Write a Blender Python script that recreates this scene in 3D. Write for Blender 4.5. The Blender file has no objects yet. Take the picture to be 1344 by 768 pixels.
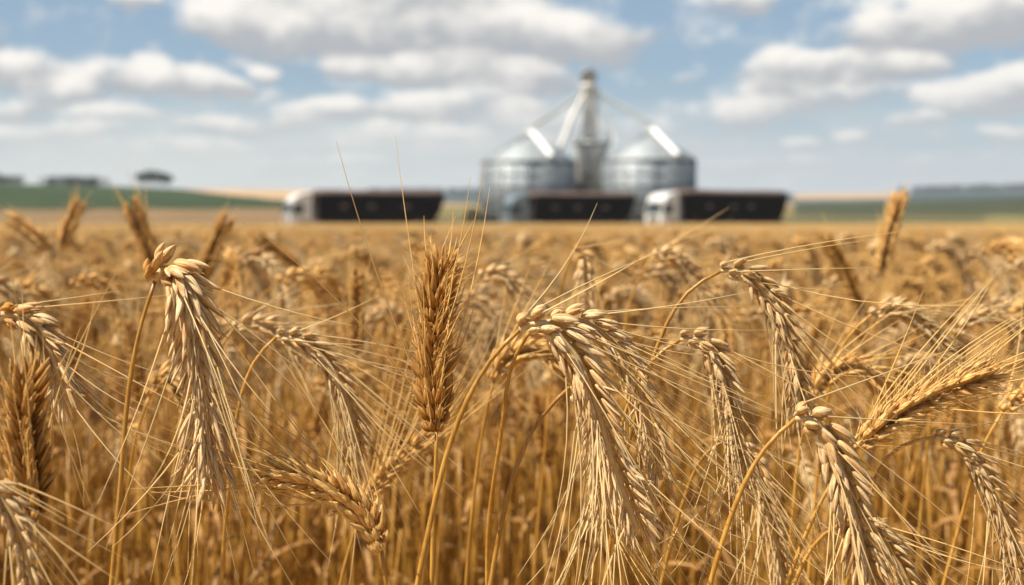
import bpy, math, random
import numpy as np
from mathutils import Vector, Matrix

R = math.radians
SC = bpy.context.scene
COL = SC.collection
rng = np.random.default_rng(11)
random.seed(5)

# ------------------------------------------------------------------ camera
FPX = 1867.0            # focal length in pixels of the 1344 px wide photograph
HZ = 288.0              # eye level row
PITCH = math.atan((384 - HZ) / FPX)
cam_d = bpy.data.cameras.new('camera')
cam_d.sensor_width = 36.0
cam_d.lens = 36.0 * FPX / 1344.0
cam_d.clip_start = 0.05
cam_d.clip_end = 20000
cam_d.dof.use_dof = True
cam_d.dof.focus_distance = 0.72
cam_d.dof.aperture_fstop = 9.5
cam = bpy.data.objects.new('camera', cam_d)
cam.location = (0, 0, 1.0)
cam.rotation_euler = (R(90) - PITCH, 0, 0)
COL.objects.link(cam)
SC.camera = cam

def P(px, py, d):
    """world point seen at photo pixel (px,py) at view depth d"""
    x = (px - 672) / FPX * d
    up = -(py - 384) / FPX * d
    cp, sp = math.cos(PITCH), math.sin(PITCH)
    return np.array([x, d * cp + up * sp, 1.0 + up * cp - d * sp])

# ------------------------------------------------------------------ world, sun, exposure
SUN_DIR = Vector((-0.52, -0.20, 0.84)).normalized()
SUN_EL = math.asin(SUN_DIR.z)
SUN_ROT = math.atan2(SUN_DIR.x, SUN_DIR.y)

world = bpy.data.worlds.new('World')
SC.world = world
world.use_nodes = True
nt = world.node_tree
nt.nodes.clear()

class NG:
    """tiny node-graph writer"""
    def __init__(s, tree): s.t = tree; s.n = tree.nodes; s.l = tree.links
    def node(s, kind, **kw):
        n = s.n.new(kind)
        for k, v in kw.items(): setattr(n, k, v)
        return n
    def put(s, sock, v):
        if hasattr(v, 'is_linked') or isinstance(v, bpy.types.NodeSocket): s.l.new(v, sock)
        else: sock.default_value = v
    def m(s, op, a, b=0.0, c=None, clamp=False):
        n = s.n.new('ShaderNodeMath'); n.operation = op; n.use_clamp = clamp
        s.put(n.inputs[0], a); s.put(n.inputs[1], b)
        if c is not None: s.put(n.inputs[2], c)
        return n.outputs[0]
    def step(s, x, a, b, lo=0.0, hi=1.0):
        n = s.n.new('ShaderNodeMapRange'); n.interpolation_type = 'SMOOTHSTEP'
        s.put(n.inputs['Value'], x)
        n.inputs['From Min'].default_value = a; n.inputs['From Max'].default_value = b
        n.inputs['To Min'].default_value = lo; n.inputs['To Max'].default_value = hi
        return n.outputs[0]
    def mix(s, f, a, b, mode='MIX'):
        n = s.n.new('ShaderNodeMix'); n.data_type = 'RGBA'; n.blend_type = mode
        s.put(n.inputs[0], f)
        s.put(n.inputs[6], a if not isinstance(a, tuple) else a + (1,) * (4 - len(a)))
        s.put(n.inputs[7], b if not isinstance(b, tuple) else b + (1,) * (4 - len(b)))
        return n.outputs[2]
    def noise(s, vec, scale, detail=4, rough=0.5, dist=0.0):
        n = s.n.new('ShaderNodeTexNoise')
        s.l.new(vec, n.inputs['Vector'])
        n.inputs['Scale'].default_value = scale; n.inputs['Detail'].default_value = detail
        n.inputs['Roughness'].default_value = rough; n.inputs['Distortion'].default_value = dist
        return n

def build_world():
    g = NG(nt)
    tc = g.node('ShaderNodeTexCoord')
    sep = g.node('ShaderNodeSeparateXYZ'); g.l.new(tc.outputs['Generated'], sep.inputs[0])
    x, y, z = sep.outputs
    sky = g.node('ShaderNodeTexSky'); sky.sky_type = 'NISHITA'; sky.sun_disc = False
    sky.sun_elevation = SUN_EL; sky.sun_rotation = SUN_ROT
    sky.altitude = 300; sky.air_density = 1.0; sky.dust_density = 0.6; sky.ozone_density = 1.6
    skyc = g.node('ShaderNodeVectorMath', operation='SCALE')
    g.l.new(sky.outputs[0], skyc.inputs[0]); skyc.inputs['Scale'].default_value = 0.085
    u = g.m('ARCTAN2', x, y)
    v = g.m('ARCSINE', z)
    # domain warp
    mp = g.node('ShaderNodeMapping'); g.l.new(tc.outputs['Generated'], mp.inputs[0])
    mp.inputs['Scale'].default_value = (1, 1, 1.35)
    n1 = g.noise(mp.outputs[0], 13.0, 3, 0.5)
    n2 = g.noise(mp.outputs[0], 34.0, 5, 0.55)
    sp = g.node('ShaderNodeSeparateColor'); g.l.new(n1.outputs['Color'], sp.inputs[0])
    wu = g.m('MULTIPLY_ADD', g.m('SUBTRACT', sp.outputs[0], 0.5), 0.046, u)
    wv = g.m('MULTIPLY_ADD', g.m('SUBTRACT', sp.outputs[1], 0.5), 0.022, v)
    # (px, py, half width, half height, weight) in the photograph's sky
    B = [(300, 30, 70, 40, 1), (400, 35, 120, 48, 1), (520, 30, 130, 58, 1), (660, 40, 130, 50, 1), (780, 52, 85, 38, 1),
         (520, -20, 250, 40, 1), (480, 90, 90, 20, .9), (600, 92, 130, 24, 1), (700, 100, 70, 26, .9), (640, 130, 110, 28, .8),
         (180, 105, 75, 27, 1), (250, 115, 60, 24, .9), (300, 118, 22, 15, .9), (25, 100, 65, 30, 1), (80, 130, 60, 24, .8),
         (20, 155, 60, 18, .8), (345, 98, 30, 14, .6), (190, 8, 34, 15, .9), (75, 2, 60, 12, .9), (970, 6, 58, 24, 1),
         (1150, 55, 65, 32, 1), (1240, 35, 120, 50, 1), (1330, 20, 120, 60, 1), (1040, 100, 75, 28, 1), (1130, 96, 80, 24, 1),
         (1200, 92, 45, 16, .8), (1080, 128, 130, 22, .7), (985, 150, 90, 22, .7), (1280, 135, 75, 30, 1), (1350, 130, 80, 30, 1),
         (1205, 165, 40, 14, .8), (1330, 182, 55, 12, .9), (1113, 180, 30, 10, .9), (430, 150, 100, 20, 1), (555, 140, 60, 24, .9),
         (330, 168, 110, 16, .8), (840, 165, 70, 20, .6), (1055, 190, 24, 10, .7), (900, 105, 24, 10, .5), (1500, 60, 100, 60, 1),
         (620, 190, 170, 20, .7), (300, 198, 150, 14, .6), (60, 182, 110, 16, .7), (700, 160, 90, 30, .8), (540, 175, 110, 18, .7),
         (1000, 212, 130, 9, .5), (160, 160, 90, 14, .6), (880, 190, 90, 12, .6), (1250, 215, 100, 9, .5), (440, 215, 140, 9, .6), (1560, 150, 120, 30, 1), (-130, 60, 120, 40, 1), (-200, 130, 140, 30, 1), (240, -90, 200, 40, 1), (900, -110, 220, 50, 1)]
    F = None; S = None
    for (cx, cy, a, b, w) in B:
        cu = math.atan((cx - 672) / FPX); cv = math.atan((HZ - cy) / FPX)
        a = a * 1.12 / FPX; b = b * 1.12 / FPX
        du = g.m('MULTIPLY', g.m('SUBTRACT', wu, cu), 1 / a)
        dv = g.m('MULTIPLY', g.m('SUBTRACT', wv, cv), 1 / b)
        r2 = g.m('MULTIPLY_ADD', du, du, g.m('MULTIPLY', dv, dv))
        e = g.m('MAXIMUM', g.m('SUBTRACT', 1.0, r2), 0.0)
        e = g.m('MULTIPLY', e, w)
        sv = g.m('MULTIPLY', e, g.m('MULTIPLY_ADD', du, -0.25, dv))
        F = e if F is None else g.m('ADD', F, e)
        S = sv if S is None else g.m('ADD', S, sv)
    shade = g.m('DIVIDE', S, g.m('MAXIMUM', F, 0.05))
    # clouds all round, away from the view
    pl = g.node('ShaderNodeCombineXYZ')
    zz = g.m('ADD', g.m('MAXIMUM', z, 0.0), 0.09)
    g.l.new(g.m('DIVIDE', x, zz), pl.inputs[0]); g.l.new(g.m('DIVIDE', y, zz), pl.inputs[1])
    ng = g.noise(pl.outputs[0], 0.9, 5, 0.55)
    gen = g.step(ng.outputs[0], 0.57, 0.68)
    infront = g.m('MULTIPLY', g.step(v, 0.20, 0.26, 1, 0), g.step(g.m('ABSOLUTE', u), 0.42, 0.5, 1, 0))
    nf = g.m('MULTIPLY_ADD', g.m('SUBTRACT', n2.outputs[0], 0.5), 2.3, g.m('MINIMUM', F, 1.3))
    a_blob = g.step(nf, -0.10, 0.85)
    alpha = g.m('ADD', g.m('MULTIPLY', a_blob, infront), g.m('MULTIPLY', gen, g.m('SUBTRACT', 1.0, infront)), clamp=True)
    alpha = g.m('MULTIPLY', alpha, 0.97)
    sh = g.m('MULTIPLY_ADD', g.m('SUBTRACT', n2.outputs[0], 0.5), 1.6, shade)
    lit = g.step(sh, -0.50, 0.55)
    ccol = g.mix(lit, (0.46, 0.47, 0.49), (1.02, 0.97, 0.90))
    # low pale cloud sheet near the horizon
    ms = g.node('ShaderNodeMapping'); g.l.new(tc.outputs['Generated'], ms.inputs[0])
    ms.inputs['Scale'].default_value = (1, 1, 5.0)
    n3 = g.noise(ms.outputs[0], 9.0, 4, 0.55)
    vv = g.m('MULTIPLY_ADD', g.m('SUBTRACT', n3.outputs[0], 0.5), 0.07, v)
    low = g.step(vv, 0.022, 0.105, 1, 0)
    lowc = g.mix(g.step(u, -0.25, 0.3), (0.74, 0.76, 0.73), (0.56, 0.61, 0.65))
    lowc = g.mix(g.m('MULTIPLY', n2.outputs[0], 0.5), lowc, (0.66, 0.66, 0.64))
    skyt = g.mix(0.35, g.mix(1.0, skyc.outputs[0], (0.86, 0.93, 0.98), 'MULTIPLY'), (0.42, 0.57, 0.74))
    c = g.mix(alpha, skyt, ccol)
    c = g.mix(g.m('MULTIPLY', low, 0.90), c, lowc)
    bg = g.node('ShaderNodeBackground'); bg.inputs['Strength'].default_value = 0.62
    g.l.new(c, bg.inputs[0])
    out = g.node('ShaderNodeOutputWorld'); g.l.new(bg.outputs[0], out.inputs[0])
build_world()
world.cycles.sampling_method = 'MANUAL'
world.cycles.sample_map_resolution = 512

sun_d = bpy.data.lights.new('sun', 'SUN')
sun_d.energy = 5.0
sun_d.angle = R(0.55)
sun_d.color = (1.0, 0.91, 0.77)
sun = bpy.data.objects.new('sun', sun_d)
sun.rotation_euler = SUN_DIR.to_track_quat('Z', 'Y').to_euler()
sun.location = (0, 0, 30)
COL.objects.link(sun)

SC.view_settings.view_transform = 'Standard'
SC.view_settings.look = 'None'
SC.view_settings.exposure = 0.74
SC.view_settings.gamma = 1.0
SC.render.engine = 'CYCLES'
SC.cycles.use_denoising = True
SC.cycles.max_bounces = 7
SC.cycles.diffuse_bounces = 3
SC.cycles.glossy_bounces = 3
SC.cycles.transmission_bounces = 4
SC.cycles.volume_bounces = 0
SC.cycles.caustics_reflective = False
SC.cycles.caustics_refractive = False
SC.cycles.sample_clamp_indirect = 6.0
SC.cycles.use_adaptive_sampling = True
SC.cycles.adaptive_threshold = 0.01

# ------------------------------------------------------------------ materials
def material(name):
    m = bpy.data.materials.new(name); m.use_nodes = True
    m.node_tree.nodes.clear()
    return m, NG(m.node_tree)

def finish(g, col, rough=0.6, metal=0.0, transl=0.0, bump=None, bump_s=0.3, spec=0.4, bdist=0.002):
    b = g.node('ShaderNodeBsdfPrincipled')
    g.put(b.inputs['Base Color'], col if not isinstance(col, tuple) else col + (1,) * (4 - len(col)))
    g.put(b.inputs['Roughness'], rough); b.inputs['Metallic'].default_value = metal
    b.inputs['Specular IOR Level'].default_value = spec
    if bump is not None:
        bp = g.node('ShaderNodeBump'); bp.inputs['Strength'].default_value = bump_s
        bp.inputs['Distance'].default_value = bdist
        g.l.new(bump, bp.inputs['Height']); g.l.new(bp.outputs[0], b.inputs['Normal'])
    out = g.node('ShaderNodeOutputMaterial')
    if transl > 0:
        t = g.node('ShaderNodeBsdfTranslucent')
        g.put(t.inputs[0], col if not isinstance(col, tuple) else col + (1,) * (4 - len(col)))
        mx = g.node('ShaderNodeMixShader'); mx.inputs[0].default_value = transl
        g.l.new(b.outputs[0], mx.inputs[1]); g.l.new(t.outputs[0], mx.inputs[2])
        g.l.new(mx.outputs[0], out.inputs[0])
    else:
        g.l.new(b.outputs[0], out.inputs[0])

def simple(name, col, rough=0.6, metal=0.0, var=0.15, scale=3.0, spec=0.4):
    m, g = material(name)
    tc = g.node('ShaderNodeTexCoord')
    n = g.noise(tc.outputs['Object'], scale, 4, 0.6)
    lo = tuple(c * (1 - var) for c in col); hi = tuple(min(1, c * (1 + var)) for c in col)
    c = g.mix(g.step(n.outputs[0], 0.3, 0.7), lo, hi)
    finish(g, c, g.step(n.outputs[0], 0.2, 0.8, rough * 0.85, min(1, rough * 1.15)), metal, spec=spec)
    return m

def husk_material(name, base, mid, tip, rust, awn):
    """dry husk; the 'tone' attribute holds (random per husk, run along husk, run along ear, rust)"""
    m, g = material(name)
    at = g.node('ShaderNodeAttribute'); at.attribute_name = 'tone'
    s = g.node('ShaderNodeSeparateColor'); g.l.new(at.outputs['Color'], s.inputs[0])
    uv = g.node('ShaderNodeAttribute'); uv.attribute_name = 'strip'
    mp = g.node('ShaderNodeMapping'); g.l.new(uv.outputs['Vector'], mp.inputs[0])
    mp.inputs['Scale'].default_value = (1.6, 9.0, 1.0)
    n = g.noise(mp.outputs[0], 1.0, 3, 0.6)
    tcn = g.node('ShaderNodeTexCoord')
    sp = g.noise(tcn.outputs['Object'], 420.0, 3, 0.6)
    c = g.mix(g.step(s.outputs[1], 0.0, 0.45), base, mid)
    c = g.mix(g.step(s.outputs[1], 0.45, 1.0), c, tip)
    dark = g.mix(1.0, c, (0.50, 0.37, 0.24), 'MULTIPLY')
    c = g.mix(g.m('MULTIPLY', g.step(n.outputs[0], 0.40, 0.58, 1, 0), 0.85), c, dark)
    c = g.mix(g.m('MULTIPLY', g.step(sp.outputs[0], 0.56, 0.70), 0.5), c, dark)
    bright = g.mix(1.0, c, (1.18, 1.15, 1.10), 'MULTIPLY')
    c = g.mix(s.outputs[0], c, bright)
    c2 = g.mix(1.0, c, (0.78, 0.66, 0.52), 'MULTIPLY')
    c = g.mix(g.step(s.outputs[0], 0.45, 1.0, 0, 0.9), c, c2)
    c = g.mix(at.outputs['Alpha'], c, rust)
    oi = g.node('ShaderNodeObjectInfo')
    tint = g.mix(oi.outputs['Random'], (0.92, 0.86, 0.76), (1.08, 1.04, 0.97))
    c = g.mix(1.0, c, tint, 'MULTIPLY')
    h = g.m('ADD', n.outputs[0], g.m('MULTIPLY', sp.outputs[0], 0.5))
    finish(g, c, 0.68, 0.0, 0.18, h, 0.6, 0.22, 0.0007)
    # awn companion
    ma, ga = material(name.replace('husk', 'awn'))
    o2 = ga.node('ShaderNodeObjectInfo')
    a2 = ga.node('ShaderNodeAttribute'); a2.attribute_name = 'tone'
    s2 = ga.node('ShaderNodeSeparateColor'); ga.l.new(a2.outputs['Color'], s2.inputs[0])
    cc = ga.mix(s2.outputs[0], tuple(v * 0.78 for v in awn), tuple(min(1, v * 1.15) for v in awn))
    finish(ga, cc, 0.42, 0.0, 0.30, spec=0.5)
    return m, ma

PALE, PALE_AWN = husk_material('pale_husk', (0.86, 0.69, 0.40), (0.84, 0.685, 0.43), (0.66, 0.53, 0.35), (0.56, 0.28, 0.06), (0.88, 0.66, 0.32))
GOLD, GOLD_AWN = husk_material('golden_husk', (0.34, 0.17, 0.035), (0.54, 0.31, 0.085), (0.70, 0.46, 0.18), (0.40, 0.15, 0.02), (0.84, 0.56, 0.20))
TAN, TAN_AWN = husk_material('tan_husk', (0.78, 0.51, 0.18), (0.88, 0.63, 0.27), (0.82, 0.59, 0.27), (0.45, 0.20, 0.03), (0.88, 0.58, 0.20))
HM = {'pale': (PALE, PALE_AWN), 'gold': (GOLD, GOLD_AWN), 'tan': (TAN, TAN_AWN)}

def straw(name, a, b, rough=0.38):
    m, g = material(name)
    tc = g.node('ShaderNodeTexCoord')
    mp = g.node('ShaderNodeMapping'); g.l.new(tc.outputs['Object'], mp.inputs[0]); mp.inputs['Scale'].default_value = (1, 1, 0.06)
    n = g.noise(mp.outputs[0], 900.0, 3, 0.6)
    n2 = g.noise(tc.outputs['Object'], 45.0, 4, 0.65)
    oi = g.node('ShaderNodeObjectInfo')
    c = g.mix(g.step(n2.outputs[0], 0.35, 0.65), a, b)
    d = g.mix(1.0, c, (0.68, 0.55, 0.36), 'MULTIPLY')
    c = g.mix(g.m('MULTIPLY', g.step(n.outputs[0], 0.42, 0.60, 1, 0), 0.6), c, d)
    c = g.mix(1.0, c, g.mix(oi.outputs['Random'], (0.80, 0.76, 0.68), (1.1, 1.08, 1.04)), 'MULTIPLY')
    finish(g, c, rough, 0.0, 0.12, n.outputs[0], 0.3, 0.5, 0.0005)
    return m
STEM = straw('straw_stem', (0.47, 0.245, 0.04), (0.62, 0.36, 0.08))
LEAF = straw('dry_leaf', (0.33, 0.17, 0.045), (0.50, 0.28, 0.085), 0.7)

# ------------------------------------------------------------------ mesh helpers
class Mesh:
    def __init__(s): s.v = []; s.f = []; s.n = 0; s.tone = []; s.strip = []
    def add(s, V, F, tone=None, strip=None):
        V = np.asarray(V, float)
        s.v.append(V); s.f.extend([tuple(i + s.n for i in f) for f in F]); s.n += len(V)
        s.tone.append(np.zeros((len(V), 4)) if tone is None else tone)
        s.strip.append(np.zeros((len(V), 3)) if strip is None else strip)
    def mesh(s, name, mat, smooth=True, tones=False):
        me = bpy.data.meshes.new(name)
        V = np.concatenate(s.v)
        me.from_pydata(V.tolist(), [], s.f)
        for m in (mat if isinstance(mat, (list, tuple)) else [mat]): me.materials.append(m)
        if smooth: me.polygons.foreach_set('use_smooth', [True] * len(me.polygons))
        if tones:
            a = me.attributes.new('tone', 'FLOAT_COLOR', 'POINT'); a.data.foreach_set('color', np.concatenate(s.tone).astype(np.float32).ravel())
            a = me.attributes.new('strip', 'FLOAT_VECTOR', 'POINT'); a.data.foreach_set('vector', np.concatenate(s.strip).astype(np.float32).ravel())
        me.update()
        return me

def link(name, me, parent=None):
    o = bpy.data.objects.new(name, me); COL.objects.link(o)
    if parent is not None: o.parent = parent
    return o
def thing(name, loc, label, cat, group=None):
    o = bpy.data.objects.new(name, None); COL.objects.link(o); o.location = loc
    o.empty_display_size = 0.05
    o['label'] = label; o['category'] = cat
    if group: o['group'] = group
    return o

def unit(a): return a / (np.linalg.norm(a) + 1e-12)

def curve(pts, n):
    """smooth curve through pts (chord-length Hermite), resampled to n points of equal arc length"""
    p = np.array(pts, float)
    h = np.maximum(np.linalg.norm(np.diff(p, axis=0), axis=1), 1e-6)
    sl = np.diff(p, axis=0) / h[:, None]
    m = np.zeros_like(p); m[0] = sl[0]; m[-1] = sl[-1]
    for i in range(1, len(p) - 1): m[i] = (h[i] * sl[i - 1] + h[i - 1] * sl[i]) / (h[i] + h[i - 1])
    out = []
    for i in range(len(p) - 1):
        for t in np.linspace(0, 1, 24, endpoint=False):
            a, b = 2 * t ** 3 - 3 * t ** 2 + 1, t ** 3 - 2 * t ** 2 + t
            c, d = -2 * t ** 3 + 3 * t ** 2, t ** 3 - t ** 2
            out.append(a * p[i] + b * h[i] * m[i] + c * p[i + 1] + d * h[i] * m[i + 1])
    out.append(p[-1]); out = np.array(out)
    L = np.concatenate([[0], np.cumsum(np.linalg.norm(np.diff(out, axis=0), axis=1))])
    s = np.linspace(0, L[-1], n)
    C = np.stack([np.interp(s, L, out[:, k]) for k in range(3)], 1)
    if n > 30 and len(p) > 4:
        for _ in range(3): C[1:-1] = C[1:-1] * .5 + (C[:-2] + C[2:]) * .25
    return C, L[-1]

def frames(C, ref):
    """tangent, normal N (near ref) and lateral L along a curve"""
    T = np.gradient(C, axis=0); T /= np.linalg.norm(T, axis=1)[:, None] + 1e-12
    N = np.zeros_like(T); n = np.array(ref, float)
    for i in range(len(C)):
        n = n - T[i] * n.dot(T[i]); n = unit(n); N[i] = n
    return T, N, np.cross(T, N)

def tube(mb, C, rad, seg=6, ref=(0, -1, 0.01), tone=None, cap=True):
    T, N, L = frames(C, ref); n = len(C)
    rad = np.broadcast_to(rad, (n,))
    th = np.linspace(0, 2 * math.pi, seg, endpoint=False)
    V = (C[:, None, :] + rad[:, None, None] * (np.cos(th)[None, :, None] * N[:, None, :] + np.sin(th)[None, :, None] * L[:, None, :])).reshape(-1, 3)
    F = [(i * seg + j, i * seg + (j + 1) % seg, (i + 1) * seg + (j + 1) % seg, (i + 1) * seg + j) for i in range(n - 1) for j in range(seg)]
    if cap: F.append(tuple(range(seg))[::-1]); F.append(tuple((n - 1) * seg + j for j in range(seg)))
    tn = np.zeros((len(V), 4)); tn[:, 3] = 0
    if tone is not None: tn[:] = tone
    mb.add(V, F, tn)

# --- husk template: a plump keeled grain coat narrowing to a point
def husk_template(rings, seg):
    ts = np.linspace(0, 1, rings)
    V = []; S = []
    for t in ts:
        w = ((t + 0.03) ** 0.55) * (max(0, 1.0 - t) ** 0.85) / 0.365 * 0.86
        w = max(min(w, 1.0) if t < .25 else w, 0.045)
        for j in range(seg):
            a = 2 * math.pi * j / seg
            keel = 1 + 0.22 * max(0, math.cos(a)) ** 8 + 0.06 * math.cos(5 * a)
            V.append((w * math.sin(a), w * math.cos(a) * 0.80 * keel + 0.30 * math.sin(math.pi * t) - 0.12, t))
            S.append((t, j / seg, 0))
    F = [(i * seg + j, (i + 1) * seg + j, (i + 1) * seg + (j + 1) % seg, i * seg + (j + 1) % seg) for i in range(rings - 1) for j in range(seg)]
    F.append(tuple(range(seg))); F.append(tuple((rings - 1) * seg + j for j in range(seg))[::-1])
    return np.array(V), F, np.array(S)
T_HI = husk_template(10, 10); T_LO = husk_template(7, 7)

def make_ear(pts, ref, style, r, width=1.0, awn_few=1.0, hs=0.78, bristle=0, awn_p=0.52, nodes=20, hi=True, awn_len=0.06, awn_spread=0.30, rust=0.0, lateral_spread=0.34,
             droop=0.0, open_tip=0.3, awn_bias=(0, 0, 0)):
    """returns husk mesh buffer and awn mesh buffer for an ear running along pts (base -> tip); ref = direction its face looks to"""
    C, Ln = curve(pts, nodes * 3 + 1)
    T, N, L = frames(C, ref)
    hb, ab = Mesh(), Mesh()
    tv, tf, ts = T_HI if hi else T_LO
    tube(hb, C, 0.0011 * width, 5, ref)
    step = Ln / nodes
    for i in range(nodes + 1):
        s = i / nodes; k = min(i * 3, len(C) - 1)
        side = 1 if i % 2 else -1
        tt, nn, ll = T[k], N[k], L[k]
        fan = [(-1, 1), (1, 1), (0, 1), (-1.5, 0), (1.5, 0), (0.4, 0), (-.6, 2), (.7, 2)] if i < nodes else [(-1, 1), (1, 1), (0, 1), (0, 1)]
        env = (0.66 if i > 1 else 0.50) + 0.34 * math.sin(math.pi * min(1, s * 1.25 + 0.18)) if s < 0.7 else 0.93 - 0.5 * (s - 0.7)
        for (j, awned) in fan:
            q = r.uniform
            out = (0.27 + 0.08 * q(-1, 1)) * (1 + open_tip * s * 0.5)
            if j == 0: out *= 1.45
            if i == nodes: out = 0.12 * q(-1, 1)
            fr = lateral_spread * j * (0.8 + 0.25 * q(-1, 1))
            d = unit(tt + ll * side * out * 0.82 + nn * fr * 0.80 + 0.10 * np.array([q(-1, 1), q(-1, 1), q(-1, 1)]))
            loose = q(0, 1) < .045 and s > .12
            if loose: d = unit(d + .55 * (ll * side + nn * j))
            ln = (0.0140 + 0.0060 * min(1, s * 1.6) * open_tip * 1.7 + 0.0016 * q(-1, 1)) * (0.72 if s < .09 else 1.0) * width * hs * env * (1 if awned else 0.80)
            wd = (0.00250 - 0.00135 * min(1, s * 2.0) * open_tip * 1.6 + 0.00035 * q(-1, 1)) * width * hs * env * (1 if awned == 1 else 0.72 if awned == 0 else .42) * (.75 if loose else 1)
            o = C[k] + (ll * side * (0.0021 + (0.0012 if j == 0 else 0)) + nn * j * 0.0021) * width
            up = unit(ll * side * (0.9 if j == 0 else 0.45) + nn * j * 0.9 + 1e-3)
            yv = unit(up - d * up.dot(d)); xv = np.cross(yv, d)
            rr = q(0, 1)
            V = o + (tv[:, :1] * xv + tv[:, 1:2] * yv) * wd + tv[:, 2:3] * d * ln
            # tips curl outward a little
            V += (tv[:, 2:3] ** 2) * ((yv * q(-0.02, 0.20) + xv * q(-.08, .08)) * ln)
            tone = np.zeros((len(V), 4)); tone[:, 0] = rr; tone[:, 1] = tv[:, 2]; tone[:, 2] = s
            tone[:, 3] = max(0, rust * (1 - s * 7)) if rust else 0
            hb.add(V, tf, tone, ts + np.array([r.uniform(0, 40), r.uniform(0, 5), 0]))
            for _b in range(bristle):
                bd_ = unit(d + 0.75 * (ll * side * q(.2, 1) + nn * (j + q(-.5, .5)) * .8) + .3 * np.array([q(-1, 1), q(-1, 1), q(-1, 1)]))
                b0 = o + d * ln * q(.45, .9)
                tube(ab, np.array([b0, b0 + bd_ * .007, b0 + bd_ * q(.011, .020)]), np.array([.00022, .00015, .00006]), 3, (.3, -1, .2), np.array([q(0, 1), 0, s, 0]), cap=False)
            if awned == 1 and awn_len > 0 and q(0, 1) < awn_p * (0.45 if s < .15 else 0.6 if s > .75 else 1.0):
                p0 = V[-4:].mean(0)
                al = awn_len * 1.15 * ((0.62 + 0.5 * q(0, 1)) if q(0, 1) < awn_few else q(.12, .30)) * (0.75 + 0.25 * math.sin(math.pi * min(1, s + .2)))
                sp = awn_spread * (0.30 + 0.85 * q(0, 1) ** 1.3)
                ad = unit(tt + (ll * side * (1.0 if j == 0 else 0.75) + nn * j * 0.95) * sp + 0.16 * np.array([q(-1, 1), q(-1, 1), q(-1, 1)]) * (0.4 + sp) + np.array(awn_bias))
                d1 = unit(d * 0.9 + ad)
                nseg = 6
                t = np.linspace(0, 1, nseg)[:, None]
                bend = np.array([q(-1, 1), q(-1, 1), q(-1, 1) - droop * 3]) * 0.05
                A = p0 + al * (t * (1 - t) * d1 * 0.8 + t * (ad * (0.2 + 0.8 * t)) ) + al * t ** 2 * bend
                A = A - d * 0.0006
                rad = (0.00040 * (1 - t[:, 0]) ** 0.8 + 0.00009) * (1.0 if hi else 1.0)
                tn = np.array([q(0, 1), 0, s, 0])
                tube(ab, A, rad, 3, (0.3, -1, 0.2), tn, cap=False)
    return hb, ab

def make_stem(pts, r0=0.0019, r1=0.0010, seg=8, n=26):
    C, Ln = curve(pts, n)
    rad = np.linspace(r0, r1, n)
    rad[-4:] *= 0.85
    for k in (int(n * .32), int(n * .62)):
        rad[k] *= 1.45
    mb = Mesh(); tube(mb, C, rad, seg)
    return mb

def make_leaf(base, heading, length, width, r, rise=0.6, fall=1.6):
    """dry strap leaf: leaves the stem upwards, arches over and twists"""
    n = 14; t = np.linspace(0, 1, n)
    h = np.array([math.cos(heading), math.sin(heading), 0.0])
    ang = rise * math.pi / 2 - t * fall
    dx = np.cumsum(np.cos(ang)) * length / n; dz = np.cumsum(np.sin(ang)) * length / n
    C = np.array(base) + h * dx[:, None] + np.array([0, 0, 1.0]) * dz[:, None]
    C[0] = base
    side0 = np.array([-h[1], h[0], 0.0]); tw = r.uniform(-2.2, 2.2)
    T = np.gradient(C, axis=0); V = []
    for i in range(n):
        tt = unit(T[i]); up = unit(np.cross(side0, tt)); a = tw * t[i] ** 1.3
        sd = side0 * math.cos(a) + up * math.sin(a)
        fold = np.cross(tt, sd)
        w = width * (0.25 + 0.75 * math.sin(math.pi * min(1, t[i] * 0.9 + 0.12)) ** 0.6) * (1 - t[i] ** 4) + 0.0002
        V += [C[i] - sd * w + fold * w * 0.35, C[i] - sd * w * .1 , C[i] + sd * w + fold * w * 0.35]
    F = []
    for i in range(n - 1):
        a = i * 3
        F += [(a, a + 1, a + 4, a + 3), (a + 1, a + 2, a + 5, a + 4)]
    mb = Mesh(); mb.add(V, F)
    return mb

def assemble(root, stem, ear, awns, style, leaves=()):
    hm, am = HM[style]
    link('stem', stem.mesh('stem', STEM), root)
    e = link('ear', ear.mesh('ear', hm, tones=True), root)
    if awns.n: link('awns', awns.mesh('awns', am, tones=True), e)
    for lf in leaves: link('leaf', lf.mesh('leaf', LEAF), root)
    return root

# ------------------------------------------------------------------ terrain and far land
DIP = 0.0018            # the field falls gently towards the yard
def s01(x, a, b):
    t = np.clip((x - a) / (b - a), 0, 1); return t * t * (3 - 2 * t)
def crest_near(px):      # row where the near hill ends, by bearing
    return np.interp(px, [-600, 0, 140, 230, 400, 480, 560, 640, 900, 1040, 1200, 1344, 1900], [236, 241, 243, 246, 247, 254, 262, 266, 268, 264, 262, 258, 250])
def crest_far(px):
    return np.interp(px, [-600, 400, 480, 640, 1040, 1170, 1240, 1344, 1900], [262, 258, 252, 252, 254, 253, 251, 250, 248])
def ground_z(x, y):
    r = np.hypot(x, y) + 1e-6
    px = 672 + FPX * np.clip(x / np.maximum(y, 1e-3), -0.8, 0.8)
    px = np.where(y > 0.05 * r, px, 2000.0)
    e1 = (HZ - crest_near(px)) / FPX; e2 = (HZ - crest_far(px)) / FPX
    e = e1 * s01(r, 190, 760)
    e = e * (1 - 0.35 * s01(r, 800, 1300)) 
    e = e + np.maximum(e2 - e * 1.0, 0) * s01(r, 1250, 2600)
    z = r * e
    z = z + np.minimum(0, -(r - 2700) * 0.01) * (r > 2700)
    return np.where(r < 170, 0.0, z) - DIP * np.minimum(r, 170.0)

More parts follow.
